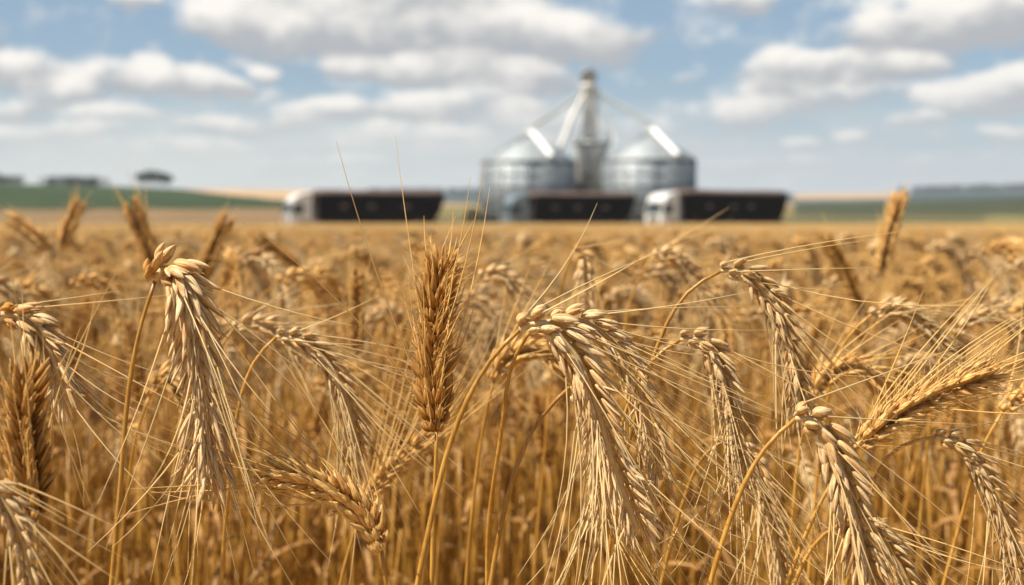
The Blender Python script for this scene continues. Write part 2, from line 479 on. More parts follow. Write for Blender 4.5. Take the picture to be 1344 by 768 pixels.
def build_ground():
    az = np.concatenate([np.linspace(-180, -32, 50, endpoint=False), np.linspace(-32, 32, 260, endpoint=False), np.linspace(32, 180, 50, endpoint=False)])
    rr = np.concatenate([[0.0], np.geomspace(0.6, 150, 26), np.linspace(165, 1300, 110), np.linspace(1350, 3000, 50), [3300, 3800, 4500]])
    A, Rr = np.meshgrid(np.radians(az), rr[1:])
    X = Rr * np.sin(A); Y = Rr * np.cos(A); Z = ground_z(X, Y)
    V = np.concatenate([[[0, 0, 0]], np.stack([X.ravel(), Y.ravel(), Z.ravel()], 1)])
    na = len(az); F = [(0, 1 + (j + 1) % na, 1 + j) for j in range(na)]
    for i in range(len(rr) - 2):
        for j in range(na):
            a = 1 + i * na + j; b = 1 + i * na + (j + 1) % na
            F.append((a, b, b + na, a + na))
    # crop colours: fields laid out on the land
    soil = np.array([.20, .13, .065]); straw_c = np.array([.47, .31, .13]); green = np.array([.036, .058, .018]); dkgreen = np.array([.032, .038, .018])
    tan = np.array([.52, .36, .22]); brown = np.array([.23, .15, .075]); olive = np.array([.13, .115, .05]); wood = np.array([.020, .034, .030]); lime = np.array([.13, .115, .045])
    x, y = V[:, 0], V[:, 1]; r = np.hypot(x, y); ang = np.degrees(np.arctan2(x, y))
    px = 672 + FPX * np.tan(np.radians(np.clip(ang, -40, 40)))
    row = HZ - FPX * (V[:, 2]) / np.maximum(r, 1) 
    row = np.where(r > 760, -1, row)       # beyond the crest
    Cc = np.tile(soil, (len(V), 1))
    Cc[r < 160] = straw_c * 0.8
    def paint(mask, c): Cc[mask] = c
    far = r >= 160
    left = px < 470
    paint(far & left, brown)
    top = np.interp(px, [0, 230, 340, 400], [-5, 246, 257, 262]); bot = np.interp(px, [0, 380], [272, 270])
    g = far & left & (row > top) & (row < bot) & (px < 440); paint(g, green)
    paint(far & left & (row <= top) & (px > 190) & (px < 430), tan)
    paint(far & (px < 225) & (row < 250), green)
    mid = (px >= 470) & (px < 1040)
    paint(far & mid, olive); paint(far & mid & (row > 268) & (row < 281), np.array([.19, .155, .06])); paint(far & mid & (row <= 268), tan * .8)
    right = px >= 1040
    paint(far & right, dkgreen * 1.15)
    paint(far & right & (row > 276), np.array([.11, .105, .045])); paint(far & right & (row > 266) & (row < 270), dkgreen * 2.3)
    paint(far & right & (px > 1290) & (row > 279), lime * 1.5)
    paint((r > 780) & (px > 440), wood * 1.6)
    paint((r > 780) & (px > 1040) & (px < 1175) & (r > 2000), tan * .9)
    paint((r > 780) & (px <= 440), tan)
    me = bpy.data.meshes.new('ground'); me.from_pydata(V.tolist(), [], F)
    me.polygons.foreach_set('use_smooth', [True] * len(F))
    a = me.attributes.new('crop', 'FLOAT_COLOR', 'POINT'); a.data.foreach_set('color', np.concatenate([Cc, np.ones((len(Cc), 1))], 1).astype(np.float32).ravel())
    m, gg = material('farmland')
    at = gg.node('ShaderNodeAttribute'); at.attribute_name = 'crop'
    tc = gg.node('ShaderNodeTexCoord')
    n = gg.noise(tc.outputs['Object'], 0.05, 5, 0.6); n2 = gg.noise(tc.outputs['Object'], 9.0, 5, 0.7)
    c = gg.mix(gg.step(n.outputs[0], .3, .7), gg.mix(1, at.outputs['Color'], (.72, .74, .72), 'MULTIPLY'), gg.mix(1, at.outputs['Color'], (1.2, 1.16, 1.1), 'MULTIPLY'))
    c = gg.mix(gg.step(n2.outputs[0], .4, .6), gg.mix(1, c, (.7, .68, .65), 'MULTIPLY'), c)
    finish(gg, c, 0.95, 0, 0, n2.outputs[0], 0.5, 0.1, 0.03)
    me.materials.append(m)
    o = link('ground', me); o['kind'] = 'structure'
build_ground()

# ------------------------------------------------------------------ hero wheat plants
# ear / stem rows: photo pixels (px, py) with a view depth (m); ears run base -> tip
GROUP_FRONT = 'wheat plants of the sharp front row'
def hero(label, ear, stem, style='pale', face=(0.15, -1, 0.1), group=None, seed=0, leaf=None, sr=(0.0020, 0.0011), **kw):
    r = np.random.default_rng(seed + 100)
    E = [P(*p) for p in ear]
    S = [P(*p) for p in stem]            # from lowest point in view up to the ear
    low = S[0]; d = unit(S[0] - S[1]) if len(S) > 1 else np.array([0, 0, -1.0])
    base = np.array([low[0] + d[0] * 0.25, low[1] + 0.03 * r.uniform(-1, 1), 0.0])
    mid = np.array([low[0] * .5 + base[0] * .5 + d[0] * .04, low[1] * .55 + base[1] * .45, low[2] * 0.5])
    spts = [base, mid] + S + [E[0]]
    spts = [p - base for p in spts]; E = [p - base for p in E]
    root = thing('wheat_plant', base, label, 'wheat plant', group)
    # last stem bit follows into the ear
    st = make_stem(spts, sr[0], sr[1], 10, 90)
    ln = sum(np.linalg.norm(E[i + 1] - E[i]) for i in range(len(E) - 1))
    kw.setdefault('nodes', max(12, int(ln / 0.0036)))
    hb, ab = make_ear(E, face, style, r, **kw)
    leaves = []
    if leaf:
        for (fr, head, ll, ww, rise, fall) in leaf:
            k = fr * (low[2]); bpt = np.array([0, 0, 0]) + (low - base) * fr
            cc, _ = curve(spts, 60); z = cc[:, 2]; ii = int(np.argmin(np.abs(z - k)))
            leaves.append(make_leaf(cc[ii], head, ll, ww, r, rise, fall))
    return assemble(root, st, hb, ab, style, leaves)

D = 0.72
HEROES = [
 dict(label='wheat plant whose fat pale ear hangs straight down, with rusty orange grains at its top',
      ear=[(204, 368, .70), (216, 352, .698), (234, 362, .694), (247, 400, .69), (257, 458, .69), (267, 530, .69), (274, 622, .69)],
      stem=[(146, 768, .70), (158, 640, .70), (170, 500, .70), (184, 425, .70), (196, 388, .70)],
      width=1.60, hs=.74, nodes=34, rust=0.7, awn_len=0.078, awn_spread=0.95, face=(0.2, -1, 0.2), seed=1, lateral_spread=0.38, open_tip=.55, droop=.3),
 dict(label='wheat plant at the left edge with a rusty-based pale ear bending over',
      ear=[(2, 412, .78), (30, 418, .78), (62, 455, .78), (86, 520, .78)], stem=[(-95, 768, .78), (-70, 560, .78), (-32, 440, .78)],
      width=1.28, rust=1.0, awn_len=0.075, awn_spread=0.7, seed=2, open_tip=.5, awn_bias=(0.35, 0, 0.1)),
 dict(label='wheat plant with an upright bristling golden brown ear at the left edge',
      ear=[(46, 682, .62), (38, 620, .62), (34, 560, .62), (36, 500, .62)], stem=[(52, 768, .62), (49, 720, .62)],
      style='gold', width=1.10, awn_len=0.065, awn_spread=0.5, seed=3, nodes=25, hs=.9, awn_few=.3, awn_p=.6, face=(1, -.5, 0), open_tip=0.15, lateral_spread=.5),
 dict(label='wheat plant with a soft pale ear drooping in the bottom left corner',
      ear=[(-30, 625, .58), (0, 650, .58), (26, 700, .58), (44, 780, .58)], stem=[(-110, 800, .58), (-70, 660, .58)],
      width=0.8, awn_len=0.05, awn_spread=.5, seed=4),
 dict(label='wheat plant with a slim pale ear on a hooked stalk, right of the fat ear',
      ear=[(363, 442, .83), (395, 446, .83), (430, 475, .83), (455, 525, .83), (472, 592, .83)],
      stem=[(290, 768, .83), (300, 640, .83), (316, 520, .83), (336, 462, .83)],
      width=0.98, awn_len=0.075, awn_spread=.55, seed=5, open_tip=.5, face=(0.5, -1, 0.5)),
 dict(label='wheat plant with a bristly golden ear standing upright, its long awns reaching into the sky',
      ear=[(573, 566, .72), (569, 500, .72), (572, 430, .72), (578, 352, .72)], stem=[(566, 780, .72), (569, 680, .72), (572, 610, .72)],
      style='gold', width=1.18, awn_len=0.100, awn_spread=0.50, seed=6, open_tip=0.12, lateral_spread=.55, nodes=27, awn_few=.13, hs=.86, bristle=1, awn_p=.7, face=(1, -.45, 0)),
 dict(label='wheat plant with a golden ear leaning towards the left low between two hanging ears',
      ear=[(501, 722, .70), (480, 680, .70), (430, 642, .70), (362, 622, .70)], stem=[(520, 860, .70), (508, 780, .70)],
      style='tan', width=0.98, awn_len=0.075, awn_spread=0.42, seed=7, open_tip=0.15, face=(.6, -.6, .6), nodes=24, hs=.95, awn_few=.6, awn_bias=(-.1, 0, 0)),
 dict(label='wheat plant with the broadest pale ear, plump grains at its bend, in the centre',
      ear=[(682, 433, .70), (712, 424, .70), (748, 455, .70), (778, 520, .70), (802, 600, .70), (836, 695, .70)],
      stem=[(545, 780, .70), (566, 680, .70), (592, 575, .70), (630, 490, .70), (660, 448, .70)],
      width=1.46, hs=.70, awn_len=0.082, awn_spread=0.75, seed=8, open_tip=.6, lateral_spread=.46, face=(0.0, -1, 0.3), sr=(.0022, .0013), droop=.2),
 dict(label='wheat plant with a pale ear close behind the right side of the broadest central ear',
      ear=[(705, 424, .735), (760, 420, .735), (812, 458, .735), (845, 530, .735), (868, 630, .735)],
      stem=[(640, 800, .78), (640, 700, .77), (660, 560, .75), (680, 450, .74)],
      width=1.08, awn_len=0.08, awn_spread=0.6, seed=9, open_tip=.55, awn_bias=(.15, 0, 0.05)),
 dict(label='wheat plant with a hooked stalk and pale ear half hidden under the broadest central ear',
      ear=[(748, 508, .74), (768, 530, .74), (784, 600, .74), (792, 690, .74)],
      stem=[(640, 790, .74), (655, 700, .74), (678, 610, .74), (708, 545, .74)],
      width=0.95, awn_len=0.075, awn_spread=0.85, seed=10, open_tip=.6, droop=.3, sr=(.0019, .0012)),
 dict(label='wheat plant with the highest curved stalk and an arcing pale ear, below the right truck',
      ear=[(946, 356, .78), (975, 355, .78), (1010, 388, .78), (1036, 450, .78), (1052, 545, .78)],
      stem=[(790, 800, .79), (812, 640, .79), (846, 505, .78), (876, 420, .78), (908, 370, .78)],
      width=1.02, awn_len=0.085, awn_spread=0.5, seed=11, open_tip=.4, face=(0.5, -1, 0.6), awn_bias=(.1, 0, 0)),
 dict(label='wheat plant with a pale ear drooping right of the centre, under the highest curved stalk',
      ear=[(893, 446, .76), (920, 446, .76), (945, 485, .76), (960, 555, .76), (974, 640, .76)],
      stem=[(770, 800, .77), (800, 640, .77), (838, 495, .76), (866, 455, .76)],
      width=1.08, awn_len=0.08, awn_spread=0.7, seed=12, open_tip=.5, face=(0.2, -1, 0.5)),
 dict(label='wheat plant with a sharp ear of plump cream grains curving down to the bottom edge',
      ear=[(1044, 550, .68), (1068, 552, .68), (1098, 600, .68), (1120, 670, .68), (1142, 760, .68)],
      stem=[(928, 780, .68), (948, 710, .68), (980, 625, .68), (1012, 572, .68)],
      width=1.34, awn_len=0.075, awn_spread=0.65, seed=13, open_tip=.4, face=(0.2, -1, 0.4), sr=(.0019, .0012)),
 dict(label='wheat plant with a straight tan ear slanting up towards the right edge',
      ear=[(1122, 590, .76), (1165, 552, .76), (1225, 518, .76), (1300, 490, .76)], stem=[(1025, 790, .76), (1062, 690, .76), (1095, 625, .76)],
      style='tan', width=1.05, awn_len=0.08, awn_spread=0.35, seed=14, hs=.85, bristle=1, open_tip=0.12, face=(0.1, -1, -0.2)),
 dict(label='wheat plant with a flat-arched stalk and a pale ear bending down at the lower right',
      ear=[(1228, 574, .76), (1258, 580, .76), (1292, 625, .76), (1320, 690, .76), (1338, 765, .76)],
      stem=[(1105, 790, .78), (1135, 680, .77), (1160, 598, .76), (1194, 573, .76)],
      width=0.95, awn_len=0.075, awn_spread=0.55, seed=15, open_tip=.5, face=(0.3, -1, 0.5)),
 dict(label='wheat plant with a soft pale ear hanging left of the sharp cream one',
      ear=[(962, 575, .84), (985, 600, .84), (1008, 670, .84), (1030, 770, .84)], stem=[(860, 800, .85), (900, 650, .85), (935, 580, .84)],
      width=0.95, awn_len=0.07, awn_spread=0.7, seed=16, open_tip=.5),
 dict(label='wheat plant with a pale ear low at the bottom, just behind the sharp cream ear',
      ear=[(1120, 680, .74), (1150, 700, .74), (1180, 740, .74), (1205, 800, .74)], stem=[(1030, 800, .75), (1065, 715, .75), (1090, 690, .74)],
      width=1.0, awn_len=0.065, awn_spread=0.5, seed=17, open_tip=.4),
 dict(label='wheat plant with a small blurred ear tipped orange yellow, hanging straight below the middle truck',
      ear=[(752, 330, 1.15), (762, 332, 1.15), (768, 362, 1.15), (772, 425, 1.15)], stem=[(700, 768, 1.2), (722, 520, 1.18), (738, 370, 1.16)],
      width=1.0, rust=1.0, awn_len=0.05, awn_spread=0.4, seed=18),
 dict(label='blurred wheat plant with a pale arched ear below the cab of the right truck',
      ear=[(858, 338, 1.25), (880, 334, 1.25), (908, 360, 1.25), (935, 410, 1.25)], stem=[(800, 768, 1.3), (818, 520, 1.28), (836, 370, 1.26)],
      width=1.15, awn_len=0.06, awn_spread=0.4, seed=19),
 dict(label='wheat plant with a fairly soft pale ear arching right, above the straight slanting ear',
      ear=[(1142, 414, .98), (1175, 406, .98), (1212, 425, .98), (1250, 475, .98)], stem=[(1060, 768, 1.0), (1082, 560, 1.0), (1108, 445, .99)],
      width=1.05, awn_len=0.07, awn_spread=0.4, seed=20),
 dict(label='blurred wheat plant with a straight dark golden ear leaning left, right of the trucks',
      ear=[(1128, 405, 1.35), (1112, 362, 1.35), (1088, 320, 1.35)], stem=[(1160, 768, 1.35), (1150, 520, 1.35)],
      style='gold', width=1.25, awn_len=0.04, awn_spread=0.3, seed=21, open_tip=.1),
 dict(label='blurred wheat plant with an upright golden ear rising above the field edge at the right',
      ear=[(1154, 362, 1.45), (1164, 315, 1.45), (1180, 262, 1.45)], stem=[(1120, 768, 1.45), (1142, 500, 1.45)],
      style='tan', width=1.35, awn_len=0.035, awn_spread=0.25, seed=22, open_tip=.1),
 dict(label='blurred wheat plant with a golden ear leaning left before the distant green field',
      ear=[(210, 368, 1.35), (194, 325, 1.35), (175, 274, 1.35)], stem=[(235, 768, 1.35), (226, 520, 1.35)],
      style='gold', width=1.35, awn_len=0.05, awn_spread=0.3, seed=23, open_tip=.1),
 dict(label='blurred wheat plant with a golden ear leaning right towards the left truck',
      ear=[(262, 372, 1.5), (276, 338, 1.5), (296, 292, 1.5)], stem=[(220, 768, 1.5), (244, 520, 1.5)],
      style='gold', width=1.35, awn_len=0.03, awn_spread=0.3, seed=24, open_tip=.1),
 dict(label='blurred wheat plant with a dark golden ear tilted steeply left below the left truck',
      ear=[(398, 356, 1.7), (372, 338, 1.7), (342, 314, 1.7)], stem=[(450, 768, 1.7), (425, 480, 1.7)],
      style='gold', width=1.4, awn_len=0.03, awn_spread=0.3, seed=25, open_tip=.1),
 dict(label='very blurred wheat plant with a tan ear leaning left near the left edge',
      ear=[(66, 328, 1.6), (44, 306, 1.6), (16, 288, 1.6)], stem=[(120, 768, 1.6), (95, 480, 1.6)],
      style='tan', width=1.3, awn_len=0.03, awn_spread=0.3, seed=26, open_tip=.1),
 dict(label='very blurred wheat plant with a tan ear leaning right below the long wood',
      ear=[(82, 330, 1.7), (90, 300, 1.7), (102, 270, 1.7)], stem=[(60, 768, 1.7), (72, 480, 1.7)],
      style='tan', width=1.35, awn_len=0.03, awn_spread=0.3, seed=27, open_tip=.1),
 dict(label='blurred wheat plant with a tan ear arching level behind the bend of the central ear',
      ear=[(648, 500, .95), (666, 470, .95), (700, 458, .95), (742, 476, .95)], stem=[(610, 790, .97), (622, 650, .96), (636, 550, .96)],
      style='tan', width=1.2, awn_len=0.05, awn_spread=0.4, seed=28),
 dict(label='blurred wheat plant with a pale arched ear just right of the upright golden ear',
      ear=[(628, 364, 1.2), (655, 360, 1.2), (684, 388, 1.2), (704, 435, 1.2)], stem=[(570, 790, 1.22), (590, 560, 1.21), (606, 400, 1.2)],
      width=1.1, awn_len=0.05, awn_spread=0.4, seed=29),
 dict(label='blurred wheat plant with a pale ear lying nearly level behind a hooked stalk',
      ear=[(306, 432, 1.0), (330, 424, 1.0), (366, 436, 1.0), (396, 470, 1.0)], stem=[(250, 790, 1.02), (266, 600, 1.01), (286, 460, 1.0)],
      width=0.95, awn_len=0.05, awn_spread=0.4, seed=30),
 dict(label='blurred wheat plant with a pale bristly ear leaning right beneath the upright golden ear',
      ear=[(476, 668, .92), (500, 630, .92), (530, 598, .92), (566, 568, .92)], stem=[(440, 800, .92), (455, 730, .92)],
      style='tan', width=0.9, awn_len=0.09, awn_spread=0.30, seed=31, awn_bias=(-.15, 0, .35)),
 dict(label='blurred wheat plant with a dark brown upright ear left of the upright golden ear',
      ear=[(468, 470, 1.3), (468, 420, 1.3), (470, 362, 1.3)], stem=[(462, 790, 1.3), (466, 600, 1.3)],
      style='gold', width=1.0, awn_len=0.04, awn_spread=0.3, seed=32, open_tip=.1),
 dict(label='blurred wheat plant with a tan ear curling over behind the sharp cream ear',
      ear=[(1066, 524, .93), (1088, 492, .93), (1124, 480, .93), (1160, 506, .93)], stem=[(1030, 790, .95), (1042, 660, .94), (1052, 570, .94)],
      style='tan', width=1.15, awn_len=0.06, awn_spread=0.4, seed=33),
 dict(label='blurred wheat plant with a pale ear arching level at the right picture edge',
      ear=[(1252, 440, 1.1), (1276, 418, 1.1), (1312, 416, 1.1), (1345, 440, 1.1)], stem=[(1200, 790, 1.12), (1216, 600, 1.11), (1234, 480, 1.1)],
      width=1.0, awn_len=0.06, awn_spread=0.4, seed=34),
 dict(label='wheat plant with a tan ear nodding at the right edge beside the flat-arched stalk',
      ear=[(1316, 540, .88), (1340, 520, .88), (1372, 540, .88), (1392, 600, .88)], stem=[(1230, 800, .9), (1262, 680, .9), (1292, 580, .88)],
      style='tan', width=1.0, awn_len=0.07, awn_spread=0.5, seed=35, awn_bias=(-.2, 0, -.1)),
 dict(label='blurred wheat plant with a tan ear hanging low, left of the fat hanging ear',
      ear=[(196, 520, 1.0), (214, 496, 1.0), (238, 520, 1.0), (250, 580, 1.0)], stem=[(150, 800, 1.02), (166, 660, 1.01), (184, 550, 1.0)],
      style='tan', width=1.0, awn_len=0.07, awn_spread=0.5, seed=36),
]
for h in HEROES:
    if h['seed'] in (21, 22, 23, 24, 25, 26, 27):      # soft ones stand further out
        for kk in ('ear', 'stem'): h[kk] = [(a, b, c * 1.25) for a, b, c in h[kk]]
        h['width'] *= 1.15
    h.setdefault('group', GROUP_FRONT if h['ear'][0][2] < .87 else 'single blurred wheat plants behind the front row')
    h.setdefault('hi', h['ear'][0][2] < 0.9)
    hero(**h)

# ------------------------------------------------------------------ prototype plants for the crowd behind
def proto(kind, seed, style, H=0.90):
    """plant with its base at the origin; nodding plants bend towards +x"""
    r = np.random.default_rng(seed); q = r.uniform
    root = thing('wheat_plant', (0, 0, 0), '', 'wheat plant')
    EL = q(0.075, 0.098)
    if kind == 'nod':
        b = q(0.035, 0.06); nk = q(0.03, 0.05)
        top = np.array([b + nk, q(-.01, .01), H])
        S = [(0, 0, 0), (q(-.01, .01), 0, .3), (q(-.005, .015), 0, .6), (b * .35, 0, H - .16), (b * .75, 0, H - .055), (b + nk * .35, 0, H - .012)]
        f = q(0.25, 0.9)       # how far the ear falls over
        ang = [0.25, -0.35 - f * .4, -0.8 - f * .5, -1.1 - f * .5]
        E = [np.array([b + nk * .8, 0, H])]
        for a in ang: E.append(E[-1] + np.array([math.cos(a), q(-.1, .1), math.sin(a)]) * EL / 4)
        face = (0, -1, 0.3); kw = dict(awn_spread=q(.4, .7), open_tip=.45, droop=.2)
    else:
        ln = q(-0.12, 0.28)
        S = [(0, 0, 0), (q(-.01, .01), 0, .3), (ln * .1, 0, .6)]
        z0 = H - EL * .75
        E = [np.array([ln * .22, 0, z0])]
        a = math.pi / 2 - ln
        for k in range(3):
            E.append(E[-1] + np.array([math.cos(a), q(-.04, .04), math.sin(a)]) * EL / 3); a -= ln * .5
        S.append(tuple(E[0] - np.array([.02 * ln, 0, .06])))
        face = (0, -1, 0); kw = dict(awn_spread=q(.3, .5), open_tip=.12, lateral_spread=.5)
    st = make_stem([np.array(p, float) for p in S] + [E[0]], .0018, .0010, 6, 22)
    for _ in range(3):          # bare side straws from the same root
        a = q(0, 6.28); h_ = q(.60, .80); dx, dy = math.cos(a), math.sin(a)
        cc, _l = curve([np.array([dx * .006, dy * .006, 0]), np.array([dx * .02, dy * .02, h_ * .5]), np.array([dx * q(.02, .06), dy * q(.02, .06), h_])], 10)
        tube(st, cc, np.linspace(.0017, .0012, 10), 5)
    hb, ab = make_ear(E, face, style, r, width=q(.95, 1.15), hi=False, nodes=19, awn_len=q(.045, .065), hs=.92, awn_p=.38, **kw)
    leaves = [make_leaf((0, 0, q(.2, .4)), q(0, 6.28), q(.18, .28), .0045, r, q(.8, .97), q(.6, 1.6)),
              make_leaf((0, 0, q(.35, .6)), q(0, 6.28), q(.12, .22), .0032, r, q(.7, .95), q(.8, 2.2)), make_leaf((0, 0, q(.55, .72)), q(0, 6.28), q(.08, .16), .003, r, q(.6, .95), q(.8, 2.8))]
    assemble(root, st, hb, ab, style, leaves)
    return root
PROTOS = [proto('nod', 201, 'pale'), proto('nod', 202, 'tan'), proto('nod', 203, 'pale'), proto('up', 204, 'gold'), proto('nod', 205, 'tan'),
          proto('up', 206, 'tan'), proto('nod', 207, 'pale'), proto('nod', 208, 'tan'), proto('up', 209, 'gold')]
PKIND = ['nodp', 'nodt', 'nodp', 'upg', 'nodt', 'upt', 'nodp', 'nodt', 'upg']
PLAB = {'nodp': ('blurred wheat plant with a pale nodding ear, in the crowd behind the front row', 'pale nodding wheat crowded behind the front row'),
        'nodt': ('blurred wheat plant with a tan nodding ear, in the crowd behind the front row', 'tan nodding wheat crowded behind the front row'),
        'upg': ('blurred wheat plant with an upright dark golden ear, in the crowd behind the front row', 'dark golden upright wheat crowded behind the front row'),
        'upt': ('blurred wheat plant with an upright tan ear, in the crowd behind the front row', 'tan upright wheat crowded behind the front row')}

def kids(o): return [c for c in ALLCH.get(o.name, [])]
ALLCH = {}
for o in bpy.data.objects:
    if o.parent: ALLCH.setdefault(o.parent.name, []).append(o)
def copy_tree(o, parent=None):
    c = o.copy(); COL.objects.link(c); c.parent = parent
    for ch in kids(o): copy_tree(ch, c)
    return c

# scatter positions: a wedge that covers the view with margin
def wedge(n, r0, r1, half, dens_pow=0.0):
    u = rng.random(n); rr = np.sqrt(r0 ** 2 + u * (r1 ** 2 - r0 ** 2)); a = (rng.random(n) * 2 - 1) * half
    return rr * np.sin(a), rr * np.cos(a)

def plant_pose(n):
    # mostly leaning one way with the wind (towards +x), some the other way
    rot = np.where(rng.random(n) < 0.72, rng.normal(0.0, 0.75, n), rng.random(n) * 6.283)
    sc = np.clip(rng.normal(0.955, 0.06, n), 0.82, 1.06)
    tilt = rng.normal(0, 0.05, (n, 2))
    return rot, sc, tilt
N_IND = 255
half = R(24)
dens = 240
R0 = 1.45; R1 = math.sqrt(R0 ** 2 + N_IND / dens / half)
xs, ys = wedge(N_IND, R0, R1, half)
rot, sc, tilt = plant_pose(N_IND)
picks = rng.choice(len(PROTOS), N_IND, p=[.13, .16, .12, .05, .16, .08, .12, .14, .04])
for k in range(len(PROTOS)): picks[k] = k
UPRIGHT = np.array([3, 5, 8])
sc = np.where(np.isin(picks, UPRIGHT), np.minimum(sc, .97), sc)
for i in range(N_IND):
    k = int(picks[i])
    o = PROTOS[k] if i == k else copy_tree(PROTOS[k])
    o.location = (xs[i], ys[i], 0); o.rotation_euler = (tilt[i, 0], tilt[i, 1], rot[i]); o.scale = (sc[i],) * 3
    o['label'], o['group'] = PLAB[PKIND[k]]; o['category'] = 'wheat plant'

# ------------------------------------------------------------------ the rest of the field: one mass
def field():
    V = []; F = []; att = []
    # near band: points that carry copies of the whole plants
    bands = [(R1, 3.2, 230, 24), (3.2, 6.0, 180, 24), (6.0, 14.0, 120, 25)]
    X = []; Y = []
    for (a, b, de, hf) in bands:
        n = int(R(hf) * (b * b - a * a) * de); x, y = wedge(n, a, b, R(hf)); X.append(x); Y.append(y)
    for sgn in (-1, 1):          # the stand carries on to both sides of the view
        ys_ = rng.uniform(1.1, 7.0, 2600); off = rng.uniform(0.0, 1.6, 2600)
        X.append(sgn * (np.tan(R(24)) * ys_ + off)); Y.append(ys_)
    X = np.concatenate(X); Y = np.concatenate(Y); n = len(X)
    rt, s, tl = plant_pose(n)
    rr = np.hypot(X, Y)
    s = np.where(rr < 6.0, s, np.minimum(s, 1.02))
    idx = rng.choice(len(PROTOS), n, p=[.13, .16, .12, .05, .16, .08, .12, .14, .04])
    s = np.where(np.isin(idx, UPRIGHT), np.minimum(s, .97), s)
    pts = np.stack([X, Y, -DIP * rr], 1)
    rotv = np.stack([tl[:, 0], tl[:, 1], rt], 1)
    # far band: simple plants, numpy-built
    def far(n, a, b, hf, awns):
        x, y = wedge(n, a, b, R(hf))
        h = np.clip(rng.normal(0.845, 0.022, n), .78, .89); yaw = np.where(rng.random(n) < .72, rng.normal(0, .8, n), rng.random(n) * 6.28)
        nod = rng.random(n) < 0.7
        dx, dy = np.cos(yaw), np.sin(yaw)
        # centreline relative points (along lean dir, height)
        cl_n = np.array([[0, -.885], [.03, -.10], [.075, 0], [.10, -.012], [.125, -.05], [.14, -.10]])
        cl_u = np.array([[0, -.885], [.00, -.12], [.012, -.04], [.016, 0.0], [.02, .035], [.025, .06]])
        w = np.array([.0018, .0015, .004, .0075, .007, .001])
        if b > 40: w = w * 1.7
        cl = np.where(nod[:, None, None], cl_n[None], cl_u[None])
        verts = []
        for k in range(6):
            px_ = x + dx * cl[:, k, 0]; py_ = y + dy * cl[:, k, 0]; pz = h + cl[:, k, 1]
            if k == 0: pz = np.zeros(n)
            for t in range(3):
                aa = 2.094 * t
                ox = math.cos(aa) * w[k]; oy = math.sin(aa) * w[k]
                zz = oy if k >= 3 else 0
                verts.append(np.stack([px_ + ox, py_ + (oy if k < 3 else oy * .5), pz + zz * nod], 1))
        Vv = np.stack(verts, 1); Vv[:, :, 2] -= DIP * np.hypot(x, y)[:, None]; Vv = Vv.reshape(-1, 3)
        base = (np.arange(n) * 18)[:, None]
        fs = []
        for k in range(5):
            for t in range(3):
                fs.append([k * 3 + t, k * 3 + (t + 1) % 3, (k + 1) * 3 + (t + 1) % 3, (k + 1) * 3 + t])
        Ff = (base[:, None, :] + np.array(fs)[None]).reshape(-1, 4)
        tone = np.repeat(rng.random(n), 18)
        kk = np.tile(np.repeat([0, 0, .5, 1, 1, 1], 3), n)
        return Vv, Ff, tone, kk
    V1, F1, t1, k1 = far(30000, 14, 40, 25, True)
    V2, F2, t2, k2 = far(42000, 40, 132, 26, False)
    n0 = n
    Vall = np.concatenate([pts, V1, V2]); Fall = np.concatenate([F1 + n0, F2 + n0 + len(V1)])
    me = bpy.data.meshes.new('wheat_field')
    me.vertices.add(len(Vall)); me.vertices.foreach_set('co', Vall.astype(np.float32).ravel())
    me.loops.add(len(Fall) * 4); me.loops.foreach_set('vertex_index', Fall.astype(np.int32).ravel())
    me.polygons.add(len(Fall)); me.polygons.foreach_set('loop_start', np.arange(0, len(Fall) * 4, 4, dtype=np.int32))
    try: me.polygons.foreach_set('loop_total', np.full(len(Fall), 4, dtype=np.int32))
    except Exception: pass
    me.polygons.foreach_set('use_smooth', np.ones(len(Fall), dtype=bool))
    me.update(calc_edges=True)
    N = len(Vall)
    def attr(nm, typ, key, arr): a = me.attributes.new(nm, typ, 'POINT'); a.data.foreach_set(key, arr.ravel())
    z = np.zeros
    flag = z(N, dtype=bool); flag[:n0] = True; attr('plant_here', 'BOOLEAN', 'value', flag)
    rv = z((N, 3), dtype=np.float32); rv[:n0] = rotv; attr('turn', 'FLOAT_VECTOR', 'vector', rv)
    sv = np.ones(N, dtype=np.float32); sv[:n0] = s; attr('size', 'FLOAT', 'value', sv)
    iv = z(N, dtype=np.int32); iv[:n0] = idx; attr('which', 'INT', 'value', iv)
    cv = z((N, 4), dtype=np.float32); cv[n0:, 0] = np.concatenate([t1, t2]); cv[n0:, 1] = np.concatenate([k1, k2]); cv[:, 3] = 0; attr('tone', 'FLOAT_COLOR', 'color', cv)
    m, g = material('distant_wheat')
    at = g.node('ShaderNodeAttribute'); at.attribute_name = 'tone'
    sp = g.node('ShaderNodeSeparateColor'); g.l.new(at.outputs['Color'], sp.inputs[0])
    tc = g.node('ShaderNodeTexCoord'); nn = g.noise(tc.outputs['Object'], 0.25, 4, .6)
    c = g.mix(sp.outputs[0], (0.76, 0.49, 0.17), (0.93, 0.68, 0.32))
    c = g.mix(g.step(nn.outputs[0], .35, .65, 0, .6), c, g.mix(1, c, (.86, .78, .66), 'MULTIPLY'))
    finish(g, c, .6, 0, .15)
    me.materials.append(m)
    o = link('wheat_field', me)
    o['kind'] = 'stuff'; o['label'] = 'blurred mass of ripe golden wheat filling the field up to the trucks'; o['category'] = 'wheat field'
    gt = bpy.data.node_groups.new('wheat_scatter', 'GeometryNodeTree')
    gt.interface.new_socket('Geometry', in_out='INPUT', socket_type='NodeSocketGeometry')
    gt.interface.new_socket('Geometry', in_out='OUTPUT', socket_type='NodeSocketGeometry')
    gn = gt.nodes; gl = gt.links
    gi = gn.new('NodeGroupInput'); go = gn.new('NodeGroupOutput')
    coll = gn.new('GeometryNodeJoinGeometry')
